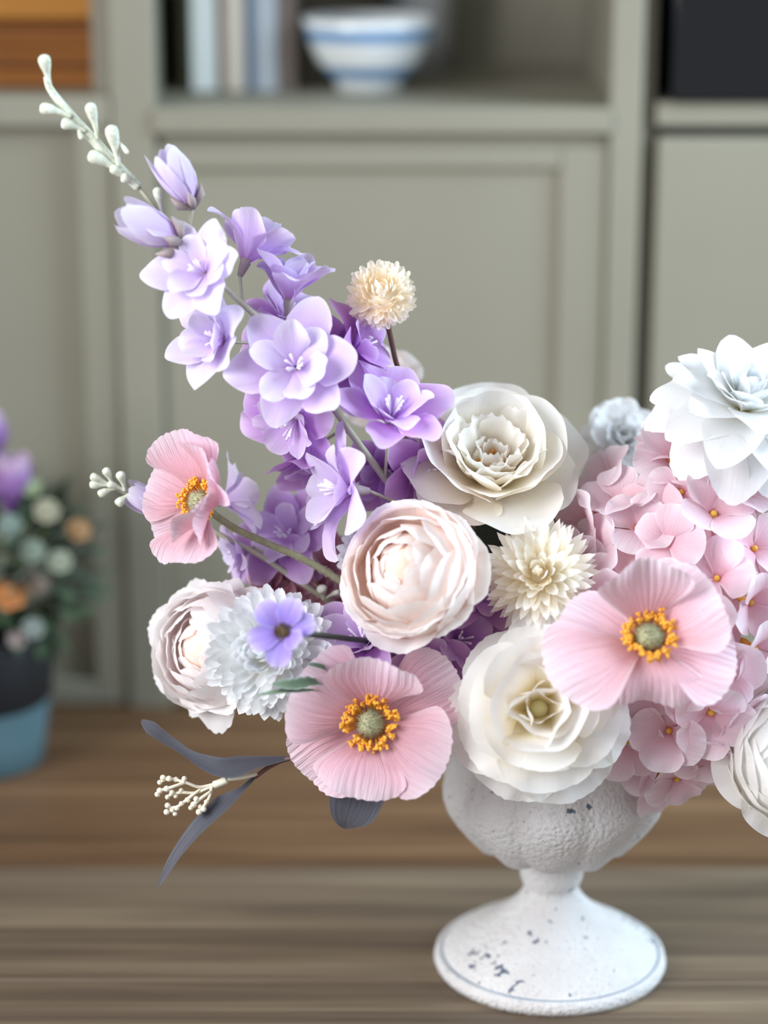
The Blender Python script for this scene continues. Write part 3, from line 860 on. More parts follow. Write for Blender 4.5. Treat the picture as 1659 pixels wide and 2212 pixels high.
for i in range(40):
    ph = rnd.uniform(0, 6.28); r1 = rnd.uniform(.05, .20) * R
    e = Vector((math.cos(ph) * r1, math.sin(ph) * r1, rnd.uniform(.04, .16) * R))
    m.tube([(e.x * .3, e.y * .3, -.18 * R), e], 0.008 * R, 4); m.ball(e, .02 * R, 5, 4, 1.6)
s = m.build('stamens', M_stamen, t); s['kind'] = 'stuff'
urn_stem(t)

# white dahlia-like peony at the right
t = flower('white_dahlia', 'big white dahlia with long layered petals above the pink hydrangea', 'flower', 1612, 862, -0.02, (0.16, 0.74, 0.64), 12)
R = rpx(t, 215)
rose(t, R, [
    dict(n=10, mat=M_white_cool, L=1.06, W=0.38, a=(0, -20, -48), base=.3, vm=.55, vt=.50, q=1.6, p=.7, k=.8, ruf=.03, rn=1.3, ser=.01, nu=18, nv=12, z0=-.18, r0=.03),
    dict(n=10, mat=M_white_cool, L=1.0, W=0.34, a=(16, 0, -30), base=.3, vm=.55, vt=.45, q=1.5, p=.75, k=1.0, ruf=.03, rn=1.3, nu=18, nv=12, z0=-.16, r0=.03),
    dict(n=9, mat=M_white_cool, L=0.90, W=0.30, a=(34, 30, 2), base=.3, vm=.55, vt=.45, q=1.5, p=.75, k=1.3, ruf=.02, rn=1.3, nu=10, nv=9, z0=-.14, r0=.03),
    dict(n=8, mat=M_white_cool, L=0.74, W=0.26, a=(44, 46, 22), base=.3, vm=.55, vt=.45, q=1.5, p=.75, k=1.6, ruf=.02, nu=10, nv=9, z0=-.12, r0=.03),
    dict(n=8, mat=M_white_cool, L=0.56, W=0.19, a=(54, 62, 54), base=.35, vm=.55, vt=.45, q=1.6, p=.7, k=2.2, nu=8, nv=8, z0=-.10, r0=.03),
    dict(n=8, mat=M_white_cool, L=0.42, W=0.12, a=(62, 84, 96), base=.4, vm=.55, vt=.5, q=1.6, p=.6, k=4.0, nu=8, nv=7, z0=-.06, r0=.04),
    dict(n=6, mat=M_white_cool, L=0.34, W=0.09, a=(66, 96, 120), base=.4, vm=.55, vt=.5, k=5.0, nu=6, nv=6, z0=-.04, r0=.02)], 83)
urn_stem(t)

# ranunculus, lower right
t = flower('cream_ranunculus', 'cream white ranunculus with tight waxy petals hanging below the hydrangea', 'flower', 1728, 1632, -0.075, (0.16, 0.06, 1), 0)
R = rpx(t, 158)
rl = [dict(n=7, mat=M_white, L=1.20, W=0.60, a=(28, 16, -8), base=.35, vm=.6, vt=.62, k=.5, ruf=.04, rn=1.8, nu=20, nv=12, z0=-.45, r0=.05)]
for i, (rho, a2) in enumerate([(1.0, 96), (.96, 108), (.92, 118), (.87, 128), (.81, 136), (.74, 142), (.66, 148), (.57, 152), (.47, 156), (.36, 158), (.24, 160)]):
    rl.append(sph(rho, 25, a2, 8 if rho > .6 else 6, .56, M_white if i < 7 else M_cream, 9 - i * .6, ser=0, rn=1.4, ruf=.03 if rho > .5 else .015, z0=-rho * .9 if rho > .6 else -rho * .9 + (.6 - rho) * .9))
rose(t, R, rl, 97)
MB().ball((0, 0, .02 * R), .40 * R, 16, 12, 1.35).build('heart', M_corew, t)
urn_stem(t)

# pale blush peony at far left
t = flower('blush_peony', 'loose pale blush peony behind the shaggy white chrysanthemum', 'flower', 460, 1402, -0.035, (-0.52, 0.06, 0.85), 20)
R = rpx(t, 140)
rose(t, R, [
    dict(n=9, mat=M_blush_l, L=1.26, W=0.44, a=(32, 22, -10), base=.3, vm=.6, vt=.5, q=1.7, p=.7, k=.8, ruf=.05, rn=1.5, ser=.025, sern=7, nu=20, nv=12, z0=-.5, r0=.04),
    dict(n=8, mat=M_blush_l, L=1.25, W=0.50, a=(36, 48, 20), base=.3, vm=.6, vt=.58, k=.8, ruf=.05, rn=1.5, ser=.02, nu=20, nv=12, z0=-.5, r0=.04),
    sph(.98, 25, 106, 7, .58, M_blush_l, 12, ruf=.032), sph(.92, 25, 122, 7, .56, M_blush_l, 11, ruf=.032), sph(.84, 25, 134, 7, .56, M_blush_l, 10, ruf=.028), sph(.74, 25, 144, 6, .55, M_blush_l, 8, ruf=.028),
    sph(.62, 25, 150, 6, .55, M_blush_l, 6), sph(.46, 25, 156, 5, .55, M_blush_l, 5, z0=-.28), sph(.30, 25, 158, 4, .6, M_blush_l, 4, z0=-.02)], 109)
MB().ball((0, 0, .05 * R), .40 * R, 16, 12, 1.3).build('heart', M_coreb, t)
urn_stem(t, M_stem, 0.0016, 0.05)

# flowers behind
def back_rose(name, label, px, py, Y, f, rp, mat, seed):
    t = flower(name, label, 'flower', px, py, Y, f)
    R = rpx(t, rp)
    rose(t, R, [
        dict(n=7, mat=mat, L=1.1, W=0.55, a=(24, 16, -8), base=.3, vm=.6, vt=.6, k=.6, ruf=.06, rn=2.2, ser=.015, nu=18, nv=11, z0=-.25, r0=.04),
        dict(n=7, mat=mat, L=1.0, W=0.52, a=(38, 44, 26), base=.3, vm=.6, vt=.6, k=.8, ruf=.06, rn=2.2, ser=.015, nu=18, nv=11, z0=-.22, r0=.04),
        dict(n=6, mat=mat, L=0.86, W=0.46, a=(48, 72, 66), base=.3, vm=.6, vt=.6, k=1.1, ruf=.05, rn=2.2, nu=18, nv=11, z0=-.20, r0=.04),
        dict(n=5, mat=mat, L=0.7, W=0.34, a=(56, 90, 100), base=.3, vm=.6, vt=.6, k=1.8, ruf=.05, nu=10, nv=8, z0=-.16, r0=.03)], seed)
    urn_stem(t)
    return t
back_rose('white_rose', 'small ruffled white rose behind the cream peony and hydrangea', 1345, 945, 0.055, (0, 0.3, 1), 82, M_white_cool, 121)
back_rose('blush_rose', 'peach blush rose half hidden behind the lilac flower spike', 822, 835, 0.055, (-0.1, 0.35, 0.9), 88, M_blush, 131)
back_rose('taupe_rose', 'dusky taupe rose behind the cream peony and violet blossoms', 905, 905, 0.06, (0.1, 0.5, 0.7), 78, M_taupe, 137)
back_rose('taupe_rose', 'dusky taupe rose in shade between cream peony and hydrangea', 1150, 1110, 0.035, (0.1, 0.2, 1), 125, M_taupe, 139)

# ------------------------------------------------------------------ chrysanthemums and pompon
t = flower('white_chrysanthemum', 'shaggy white chrysanthemum behind the little purple anemone', 'flower', 585, 1408, -0.062, (-0.18, 0.06, 1))
R = rpx(t, 150)
mum(t, R, 250, 128, [M_mumw], L=0.62, Wd=0.105, core=0.40, seed=150, a=(0, 14, 26), base=.5, vm=.5, vt=.72, q=1.3, p=.9, ser=.05, sern=3)
urn_stem(t, M_stem, 0.0016)
t = flower('cream_chrysanthemum', 'cream chrysanthemum with pointed petals between rose and hydrangea', 'flower', 1166, 1245, -0.054, (-0.14, 0.2, 1))
R = rpx(t, 130)
mum(t, R, 170, 120, [M_mumc], L=0.72, Wd=0.11, core=0.30, seed=160, a=(0, 10, 22), base=.45, vm=.45, vt=.5, q=1.3, p=.8)
urn_stem(t)
t = flower('white_chrysanthemum', 'white chrysanthemum almost hidden behind the blush garden rose', 'flower', 815, 1205, -0.028, (-0.2, 0.1, 1))
R = rpx(t, 92)
mum(t, R, 120, 110, [M_mumw], L=0.66, Wd=0.12, core=0.36, seed=170, a=(0, 10, 22), base=.5, vm=.5, vt=.7, q=1.3, p=.9, ser=.05, sern=3)
urn_stem(t)
t = flower('cream_pompon', 'small round cream pompon flower on a bare brown stem', 'flower', 824, 638, -0.005, (-0.05, 0.3, 0.95))
R = rpx(t, 80)
mum(t, R, 230, 150, [M_pomp], L=0.50, Wd=0.10, core=0.52, seed=180, a=(0, 22, 46), base=.55, vm=.4, vt=.66, q=2, p=.6, ser=.02, sern=3)
wtube(t, 'stem', [P(836, 690, -0.003), P(845, 735, 0.0), P(858, 790, 0.004), P(880, 840, 0.012), P(930, 950, 0.02), P(1010, 1150, 0.02), Vector((UX - .01, 0.012, 0.16)), Vector((UX - .008, 0.008, 0.11))], 0.0015, M_stem_brown)

# little purple anemone
t = flower('purple_anemone', 'small purple anemone with dark eye in front of white chrysanthemum', 'flower', 612, 1365, -0.117, (-0.05, 0.08, 1), 12)
R = rpx(t, 72)
for i, (phi, s) in enumerate([(8, .95), (60, 1.0), (118, 1.05), (186, 1.02), (248, 1.02), (312, .9)]):
    link('petal', petal(M_anem, 1.04 * R, 0.44 * R, a=(24, 16, -18) if i != 5 else (30, 54, 66), base=.42, vm=.62, vt=.48, k=.9 / R, ruf=.03 * R, nu=18, nv=11, notch=.03, seed=200 + i, r0=.08 * R, z0=-.05 * R), t, pm(phi, 0, s, 0.0009 * (i % 2)))
m = MB(); rnd = random.Random(8)
m.ball((0, 0, .02 * R), .20 * R, 12, 8, .7)
for i in range(70):
    d = Vector((rnd.gauss(0, 1), rnd.gauss(0, 1), abs(rnd.gauss(0, .8)))).normalized()
    m.ball(Vector((0, 0, .03 * R)) + Vector((d.x * .27, d.y * .27, d.z * .15)) * R, .032 * R, 5, 4)
m.build('eye', plain_mat('speckled_dark_eye', '3a1a26', 0.6, '6e5c2c', 900.0), t)
wtube(t, 'stem', [P(620, 1366, -0.114), P(680, 1371, -0.106), P(740, 1378, -0.088), P(820, 1392, -0.055), P(930, 1440, -0.04), Vector((UX - .03, -.02, 0.165)), Vector((UX - .02, -.01, 0.11))], 0.0016, M_stem_dark)

# ------------------------------------------------------------------ hydrangeas
def hydrangea(name, label, px, py, Y, ax, n, matsp, fl_px, seed, tmin=-0.15, layers=((1.0, 1.0),), avoid=()):
    t = flower(name, label, 'flower', px, py, Y, (0, 0, 1))
    s = mpp(RM[t.name].translation)
    Lp = fl_px * s
    meshes = []
    for i in range(6):
        rr = random.Random(seed + i)
        meshes.append(petal(matsp[0], Lp, Lp * rr.uniform(.52, .62), a=(40, rr.uniform(5, 30), rr.uniform(-35, 20)), base=.22, vm=.62, vt=.58, q=2.0, p=.55, k=rr.uniform(-.3, .9) / Lp, ruf=.06 * Lp, rn=1.2, nu=14, nv=9, seed=seed + i, r0=.05 * Lp))
    deep = [petal(matsp[1], Lp, Lp * .58, a=(30, 10, -10), base=.22, vm=.62, vt=.58, k=.4 / Lp, ruf=.05 * Lp, nu=8, nv=6, seed=seed + 50 + i, r0=.05 * Lp) for i in range(2)]
    eye = MB().ball((0, 0, .03 * Lp), .085 * Lp, 8, 6, 1.3).tube([(0, 0, .02 * Lp), (0, 0, -.3 * Lp), (.03 * Lp, 0, -.55 * Lp)], [.06 * Lp, .09 * Lp, .04 * Lp], 6).mesh('floret', M_eye)
    rnd = random.Random(seed)
    for scl, share in layers:
        k = int(n * share)
        for i in range(k):
            c = 1 - (1 - tmin) * (i + 0.5) / k
            th = math.acos(max(-1, min(1, c))); ph = i * 2.39996 + rnd.uniform(-.25, .25)
            d = Vector((math.sin(th) * math.cos(ph), math.sin(th) * math.sin(ph), math.cos(th)))
            js = scl * (1 + rnd.uniform(-.07, .05))
            pos = Vector((d.x * ax[0], d.y * ax[1], d.z * ax[2])) * (s * js)
            nn = Vector((d.x / ax[0], d.y / ax[1], d.z / ax[2])).normalized()
            nn = (nn + Vector((rnd.uniform(-.6, .6), rnd.uniform(-.6, .6), 0.25))).normalized()
            q = Vector((0, 0, 1)).rotation_difference(nn)
            M = Matrix.Translation(pos) @ q.to_matrix().to_4x4() @ Matrix.Rotation(rnd.uniform(0, 6.28), 4, 'Z') @ Matrix.Scale(rnd.uniform(.88, 1.12), 4)
            fo = link('floret', eye, t, M)
            for j in range(4):
                me = meshes[rnd.randrange(6)] if scl > .9 else deep[j % 2]
                link('petal', me, fo, pm(j * 90 + rnd.uniform(-8, 8), rnd.uniform(-8, 12), rnd.uniform(.92, 1.08), .0003 * (j % 2)))
    urn_stem(t, M_stem, 0.0022)
    return t
hydrangea('pink_hydrangea', 'large pale pink hydrangea head filling the right of the urn', 1455, 1325, -0.018, (245, 350, 215), 74, (M_hyd, M_hyd_in), 88, 300, -0.05, ((1.0, .74), (.80, .26)))
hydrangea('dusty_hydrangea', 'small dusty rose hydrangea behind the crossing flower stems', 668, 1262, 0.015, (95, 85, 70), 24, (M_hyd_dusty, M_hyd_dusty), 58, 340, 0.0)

# ------------------------------------------------------------------ delphiniums
def nearest(path, p):
    return min(path, key=lambda q: (q - p).length)
def blossom(root, path, px, py, Y, f, Rp, mats, seed, spin=0, outer=6, inner=6, droop=0.0, cup=0.0, sten=True):
    pos = P(px, py, Y)
    Mw = frame(pos, facing(*f), spin)
    R = 1.33 * Rp * mpp(pos)
    rnd = random.Random(seed)
    bm = MB().lathe([(.002 * R, -.36 * R), (.05 * R, -.33 * R), (.08 * R, -.18 * R), (.10 * R, -.04 * R), (.02 * R, .03 * R)], 10)
    b = link('blossom', bm.mesh('blossom', M_calyx), root, RM[root.name].inverted() @ Mw)
    mo, mi = mats
    for i in range(outer):
        me = petal(mo, R * rnd.uniform(.95, 1.12), R * rnd.uniform(.32, .42), a=(30 + cup, 24 + cup, rnd.uniform(-42, 26) - droop + cup), base=.22, vm=.62, vt=rnd.uniform(.40, .52), q=1.7, p=.68, k=rnd.uniform(.2, 1.9) / R, ruf=.07 * R, rn=1.1, nu=16, nv=11, seed=seed + i, r0=.05 * R, z0=-.06 * R)
        link('petal', me, b, pm(i * 360 / outer + rnd.uniform(-10, 10), rnd.uniform(-6, 8)))
    for i in range(inner):
        me = petal(mi, R * rnd.uniform(.64, .84), R * rnd.uniform(.22, .29), a=(46 + cup, 38 + cup, rnd.uniform(-6, 40) + cup), base=.25, vm=.62, vt=.55, q=2, p=.55, k=1.3 / R, ruf=.04 * R, rn=1.1, nu=20, nv=12, seed=seed + 20 + i, r0=.04 * R)
        link('petal', me, b, pm(i * 360 / max(inner, 1) + 36 + rnd.uniform(-10, 10), rnd.uniform(-6, 10)))
    if sten:
        m = MB()
        for i in range(9):
            ph = rnd.uniform(0, 6.28); e = Vector((math.cos(ph) * .13, math.sin(ph) * .13, rnd.uniform(.28, .44))) * R
            m.tube([(0, 0, 0), e * .5 + Vector((0, 0, .04 * R)), e], [.014 * R, .016 * R, .022 * R], 5)
        m.build('stamens', M_stamen_w, b)
    z = Vector((Mw[0][2], Mw[1][2], Mw[2][2]))
    a0 = pos - z * .33 * R
    tgt = nearest(path, pos - z * R * .9 + Vector((0, 0, -.012)))
    wtube(root, 'pedicel', [a0, a0.lerp(tgt, .5) - z * .1 * R, tgt], 0.0009, M_stem_pale, 6)
    return b
def bell_bud(root, path, base_px, tip_px, Y, wpx, mat, seed):
    p0, p1 = P(*base_px, Y), P(*tip_px, Y - .004)
    ax = p1 - p0
    Ln = ax.length
    Mw = frame(p0, ax.normalized())
    wd = wpx * mpp(p0)
    c = MB()
    for i in range(5):
        ph = i * 1.2566
        c.tube([(0, 0, -.10 * Ln), (math.cos(ph) * wd * .45, math.sin(ph) * wd * .45, .04 * Ln), (math.cos(ph) * wd * .62, math.sin(ph) * wd * .62, .20 * Ln)], [.09 * wd, .17 * wd, .02 * wd], 5)
    b = link('bell_bud', c.mesh('bell_bud', M_calyx), root, RM[root.name].inverted() @ Mw)
    rnd = random.Random(seed)
    for i in range(6):
        s = rnd.uniform(.88, 1.04)
        me = petal(mat, Ln * s, wd * rnd.uniform(.58, .70), a=(40, 96, rnd.uniform(92, 112)), base=.45, vm=.5, vt=.40, q=1.7, p=.75, k=1.0 / (wd * .62), k1=.8 / (wd * .62), ruf=.03 * wd, nu=10, nv=10, seed=seed + i, r0=.08 * wd)
        link('petal', me, b, pm(i * 60 * 1.0 + rnd.uniform(-12, 12), rnd.uniform(-4, 3)))
    tgt = nearest(path, p0 - ax.normalized() * .01 + Vector((.0, 0, -.012)))
    wtube(root, 'pedicel', [p0 - ax * .06, p0.lerp(tgt, .5), tgt], [.0012, .001, .0013], M_stem_pale, 6)
def club_bud(root, a_px, b_px, Y, w):
    """closed bud on a thin stalk from the stem (a) to its rounded end (b)"""
    a, b = P(*a_px, Y), P(*b_px, Y - .003)
    s = mpp(a)
    pts = [a.lerp(b, t) + Vector((0, 0, .0006 * math.sin(3.14 * t))) for t in (0, .25, .45, .62, .8, .92, .99)]
    wtube(root, 'bud', pts, [.42 * w * s, .42 * w * s, .62 * w * s, .92 * w * s, 1.08 * w * s, .95 * w * s, .4 * w * s], M_bud, 8, 3)

Y1 = -0.02
D1 = flower('lilac_delphinium', 'tall lilac delphinium spike leaning out with frosted buds at its tip', 'flower', 930, 1180, Y1 + .01, (0, 0, 1))
ppx = [(100, 165), (110, 195), (150, 245), (200, 300), (245, 350), (300, 405), (355, 475), (420, 555), (490, 625), (560, 690), (640, 775), (705, 860), (765, 945), (850, 1060), (930, 1180)]
path1 = [P(x, y, Y1) for x, y in ppx] + [Vector((UX - .025, 0.01, 0.165)), Vector((UX - .018, 0.006, 0.11))]
wtube(D1, 'stem', path1[5:], [.0011, .0016, .0018, .0020, .0022], M_stem_pale, 8, 8)
wtube(D1, 'tip_stem', path1[:6], [.0015, .0022, .0026, .0026], M_bud, 8, 8)
path1 = smooth_path(path1, 10)
for a, b, w in [((108, 190), (93, 118), 13), ((155, 252), (85, 233), 13), ((185, 283), (132, 265), 13), ((212, 300), (193, 222), 12), ((258, 362), (238, 270), 14), ((262, 372), (190, 333), 15),
                ((285, 395), (238, 362), 10), ((165, 268), (176, 302), 5), ((250, 300), (277, 333), 5), ((300, 402), (262, 382), 11), ((118, 205), (98, 168), 5), ((352, 470), (338, 405), 10)]:
    club_bud(D1, a, b, Y1 - .002, w)
bell_bud(D1, path1, (412, 436), (346, 304), Y1 - .004, 62, M_lil_pale, 400)
bell_bud(D1, path1, (380, 518), (240, 458), Y1 - .012, 76, M_lil_pale, 410)
PL, LL, VI, DV = (M_lil_pale, M_lil_pale), (M_lil, M_lil_pale), (M_vio, M_lil), (M_vio_deep, M_vio)
for i, (x, y, dy, f, r, mt, sp, cup) in enumerate([
    (535, 555, .012, (.34, .82, .05), 100, LL, 10, 24), (442, 590, -.016, (-.40, .18, .88), 96, PL, 0, 6), (625, 640, .006, (.12, .95, .12), 92, LL, 25, 24),
    (615, 690, .028, (.2, .5, .3), 82, VI, 0, 0), (478, 735, -.012, (-.58, .05, .80), 92, PL, 20, 12), (640, 795, -.022, (-.06, .14, .97), 112, LL, 5, 4),
    (765, 755, .012, (.62, .22, .22), 92, DV, 40, 0), (600, 780, .016, (-.4, 0, .5), 80, VI, 0, 0), (640, 905, .0, (-.45, -.5, .55), 100, VI, 30, 0), (845, 905, -.018, (.12, .66, .70), 108, VI, 12, 6),
    (690, 985, .010, (-.3, -.8, .3), 90, DV, 50, 16), (752, 1058, -.02, (-.92, .05, .38), 112, (M_lil, M_lil_pale), 15, 0), (905, 1010, .012, (.5, -.3, .6), 88, DV, 10, 0), (720, 790, .02, (.5, -.1, .7), 88, DV, 0, 0),
    (830, 1010, .02, (.1, -.4, .7), 80, DV, 0, 0)]):
    blossom(D1, path1, x, y, Y1 + dy, f, r, mt, 420 + 31 * i, sp, cup=cup)

Y2 = -0.012
D2 = flower('lilac_delphinium', 'short lilac delphinium sprig reaching out behind the sideways poppy', 'flower', 900, 1420, Y2, (0, 0, 1))
ppx = [(215, 1040), (262, 1062), (330, 1090), (430, 1130), (490, 1162), (560, 1200), (640, 1252), (740, 1318), (900, 1420)]
path2 = [P(x, y, Y2) for x, y in ppx] + [Vector((UX - .028, 0.01, 0.165)), Vector((UX - .02, 0.0, 0.11))]
wtube(D2, 'stem', path2, [.0008, .0012, .0015, .0017, .0019], M_stem_pale, 8, 8)
path2 = smooth_path(path2, 10)
for a, b, w in [((240, 1050), (195, 1028), 9), ((240, 1050), (193, 1048), 9), ((250, 1055), (212, 1070), 9), ((245, 1050), (226, 1012), 9), ((270, 1060), (258, 1020), 10), ((280, 1068), (252, 1092), 10), ((270, 1060), (232, 1045), 8), ((700, 1295), (694, 1268), 11), ((700, 1295), (735, 1278), 6)]:
    club_bud(D2, a, b, Y2 - .004, w)
bell_bud(D2, path2, (350, 1105), (262, 1052), Y2 - .002, 46, M_lil_pale, 470)
for i, (x, y, dy, f, r, mt, sp, cup) in enumerate([
    (490, 1080, .012, (.75, .25, -.2), 78, PL, 0, 10), (525, 1190, .004, (-.7, -.2, .3), 62, LL, 20, 6), (630, 1160, .016, (-.35, .3, .7), 92, VI, 50, 0), (612, 1215, .022, (-.2, -.3, .8), 75, VI, 0, 0)]):
    blossom(D2, path2, x, y, Y2 + dy, f, r, mt, 480 + 31 * i, sp, cup=cup)

Y3 = -0.045
D3 = flower('violet_delphinium', 'low violet delphinium blossoms below the blush garden rose', 'flower', 960, 1440, Y3 + .02, (0, 0, 1))
path3 = [P(700, 1375, Y3 + .012), P(800, 1400, Y3 + .014), P(900, 1425, Y3 + .018), P(1000, 1470, Y3 + .02), Vector((UX - .02, -.01, 0.165)), Vector((UX - .012, 0, 0.11))]
wtube(D3, 'stem', path3, [.0012, .0016, .0018], M_stem_pale, 8, 6)
path3 = smooth_path(path3, 10)
for i, (x, y, dy, f, r, mt, sp, cup) in enumerate([
    (790, 1395, -.012, (-.35, .55, .6), 105, VI, 0, 8), (700, 1425, .002, (-.5, -.2, .8), 62, VI, 0, 0), (905, 1430, .0, (.0, -.25, .9), 92, DV, 20, 0), (985, 1385, .008, (.4, .2, .7), 98, DV, 0, 0),
    (970, 1470, .012, (.2, -.5, .7), 75, DV, 30, 0), (850, 1470, .012, (-.2, -.4, .8), 85, DV, 10, 0), (1030, 1290, .02, (.2, .5, .7), 80, DV, 10, 0)]):
    blossom(D3, path3, x, y, Y3 + dy, f, r, mt, 520 + 31 * i, sp, cup=cup)

# ------------------------------------------------------------------ foliage
def ribbon(root, mat, pts, widths, normals, name='leaf', n=6, res=6, cupping=0.25):
    """leaf blade along world points; widths in m; normals = (a,b,c) facing at each point"""
    inv = RM[root.name].inverted()
    sp = smooth_path(pts, res)
    ws = lerp_list(widths, len(sp))
    na = [Vector(facing(*x)) for x in normals]
    V, Uv, E, F = [], [], [], []
    for i, p in enumerate(sp):
        t = i / (len(sp) - 1)
        tg = (sp[min(i + 1, len(sp) - 1)] - sp[max(i - 1, 0)]).normalized()
        x = t * (len(na) - 1); k = min(int(x), len(na) - 2)
        nn = na[k].lerp(na[k + 1], x - k)
        nn = (nn - tg * nn.dot(tg)).normalized()
        sd = tg.cross(nn)
        for j in range(n + 1):
            u = -1 + 2 * j / n
            V.append(inv @ (p + sd * (u * ws[i]) + nn * (cupping * abs(u) ** 1.5 * ws[i])))
            Uv.append((u * .5 + .5, t)); E.append((abs(u), .5))
    for i in range(len(sp) - 1):
        for j in range(n):
            a = i * (n + 1) + j
            F.append((a, a + 1, a + n + 2, a + n + 1))
    return link(name, mk_mesh(name, V, F, mat, Uv, E), root)
Y4 = -0.075
EU = flower('slate_leaf_sprig', 'slate grey leaf sprig with a cream berry cluster beside the urn', 'foliage', 640, 1636, Y4, (0, 0, 1))
wtube(EU, 'stem', [P(552, 1678, Y4), P(590, 1652, Y4), P(640, 1636, Y4), P(760, 1625, Y4 + .004), P(900, 1590, Y4 + .01), P(1010, 1560, Y4 + .02), Vector((UX - .028, -.015, .158)), Vector((UX - .02, -.01, .11))], [.0012, .0012, .0014, .0016], plain_mat('plum_stem', '6e4a48', 0.6, '7d5a52', 90.0), 8, 6)
s4 = mpp(P(640, 1636, Y4))
ribbon(EU, M_slate, [P(632, 1637, Y4), P(560, 1648, Y4 - .004), P(490, 1660, Y4 - .006), P(430, 1642, Y4 - .002), P(372, 1606, Y4 + .004), P(330, 1575, Y4 + .006), P(306, 1556, Y4 + .008)],
       [w * s4 for w in (3, 14, 25, 19, 10, 12, 15, 3)], [(0, .8, .6), (0, .6, .8), (.1, .3, 1), (.2, .5, .8), (-.3, .4, .9), (-.3, .1, 1)])
ribbon(EU, M_slate, [P(556, 1674, Y4), P(520, 1712, Y4 - .006), P(470, 1758, Y4 - .012), P(425, 1800, Y4 - .016), P(380, 1855, Y4 - .018), P(342, 1915, Y4 - .020)],
       [w * s4 for w in (3, 9, 30, 27, 21, 14, 2)], [(.2, .9, .5), (-.6, .6, .6), (-.75, .4, .6), (-.7, .3, .6), (-.5, .1, .8)], cupping=0.45)
ribbon(EU, M_slate, [P(790, 1620, Y4 - .002), P(778, 1690, Y4 - .008), P(764, 1740, Y4 - .012), P(752, 1772, Y4 - .012), P(747, 1790, Y4 - .010)],
       [w * s4 for w in (8, 50, 60, 58, 52, 40, 22, 4)], [(-.05, .25, 1), (0, .1, 1), (.1, 0, 1)], cupping=0.15)
# cream berries
M_berry = plain_mat('cream_berry', 'e2d9c2', 0.6, 'efe8d6', 300.0)
bc = MB()
inv = RM[EU.name].inverted()
def bt(pts, w):
    bc.tube([inv @ p for p in smooth_path([P(x, y, Y4 + d) for x, y, d in pts], 5)], [w * s4] * (5 * (len(pts) - 1) + 1), 6)
def bb(x, y, d, r=6.5, sz=1.2):
    bc.ball(inv @ P(x, y, Y4 + d), r * s4, 8, 6, sz)
bt([(556, 1672, 0), (520, 1680, -.002), (490, 1684, -.004), (462, 1694, -.004)], 5)
bt([(490, 1684, -.004), (478, 1690, -.004), (462, 1696, -.004)], 9)
for br_ in ([(462, 1694, -.004), (430, 1700, -.006), (400, 1690, -.008), (365, 1682, -.008), (345, 1690, -.008)], [(462, 1696, -.004), (425, 1712, -.006), (390, 1712, 0), (365, 1718, 0)],
            [(440, 1700, -.004), (410, 1722, -.01), (385, 1742, -.012), (365, 1745, -.012)], [(458, 1696, -.004), (452, 1722, -.01), (440, 1742, -.012), (432, 1752, -.012)], [(455, 1710, -.008), (432, 1726, -.012), (418, 1738, -.012)], [(400, 1690, -.008), (372, 1700, -.012), (345, 1708, -.012)]):
    bt(br_, 3.6)
rnd = random.Random(21)
for (x, y, d) in [(345, 1690, -.008), (352, 1680, -.008), (365, 1682, -.009), (380, 1684, -.007), (398, 1682, -.008), (345, 1708, -.012), (360, 1704, -.012), (340, 1716, -.011), (372, 1712, 0), (362, 1722, 0), (380, 1720, 0), (392, 1708, 0), (362, 1740, -.012), (372, 1750, -.012), (360, 1754, -.012), (382, 1746, -.012), (392, 1736, -.012),
                  (378, 1758, -.012), (430, 1754, -.013), (440, 1748, -.012), (418, 1738, -.012), (424, 1726, -.012), (412, 1745, -.012), (446, 1732, -.011), (405, 1728, -.010), (432, 1742, -.011)]:
    bb(x, y, d, rnd.uniform(5.5, 7.5))
bc.build('berry_cluster', M_berry, EU)

# toothed sage leaves between chrysanthemum and poppy
SL = flower('sage_leaf_sprig', 'furry sage green leaves with pale toothed edges beside lower poppy', 'foliage', 665, 1475, -0.112, (0, 0, 1))
SLF = []
ss = mpp(P(640, 1480, -.1))
def toothed(pts, w, nr):
    k = 29
    ws = []
    for i in range(k):
        t = i / (k - 1)
        ws.append((w * (t * (1 - t)) ** 0.55 * 1.9 * (1.0 if i % 2 else 0.78) + 0.8) * ss)
    SLF.append(ribbon(SL, M_leafgreen, pts, ws, nr, 'leaf', 10, 7, 0.35))
SAGE_CALLS = [([P(715, 1478, -.080), P(672, 1474, -.098), P(632, 1480, -.108), P(588, 1478, -.112)], 17, [(-.2, .5, .8), (0, .4, .9), (.1, .6, .8)]),
              ([P(700, 1492, -.084), P(660, 1493, -.102), P(610, 1495, -.112), P(556, 1503, -.116)], 12, [(0, .9, .4), (0, .8, .6), (-.1, .8, .5)]),
              ([P(735, 1470, -.075), P(700, 1444, -.090), P(664, 1436, -.100)], 12, [(-.3, .3, .9), (-.2, .5, .8)])]
for args in SAGE_CALLS:
    toothed(*args)
wtube(SL, 'stem', [P(712, 1480, -.080), P(760, 1475, -.070), P(880, 1500, -.05), Vector((UX - .03, -.02, .16)), Vector((UX - .02, -.01, .11))], .0012, M_stem)

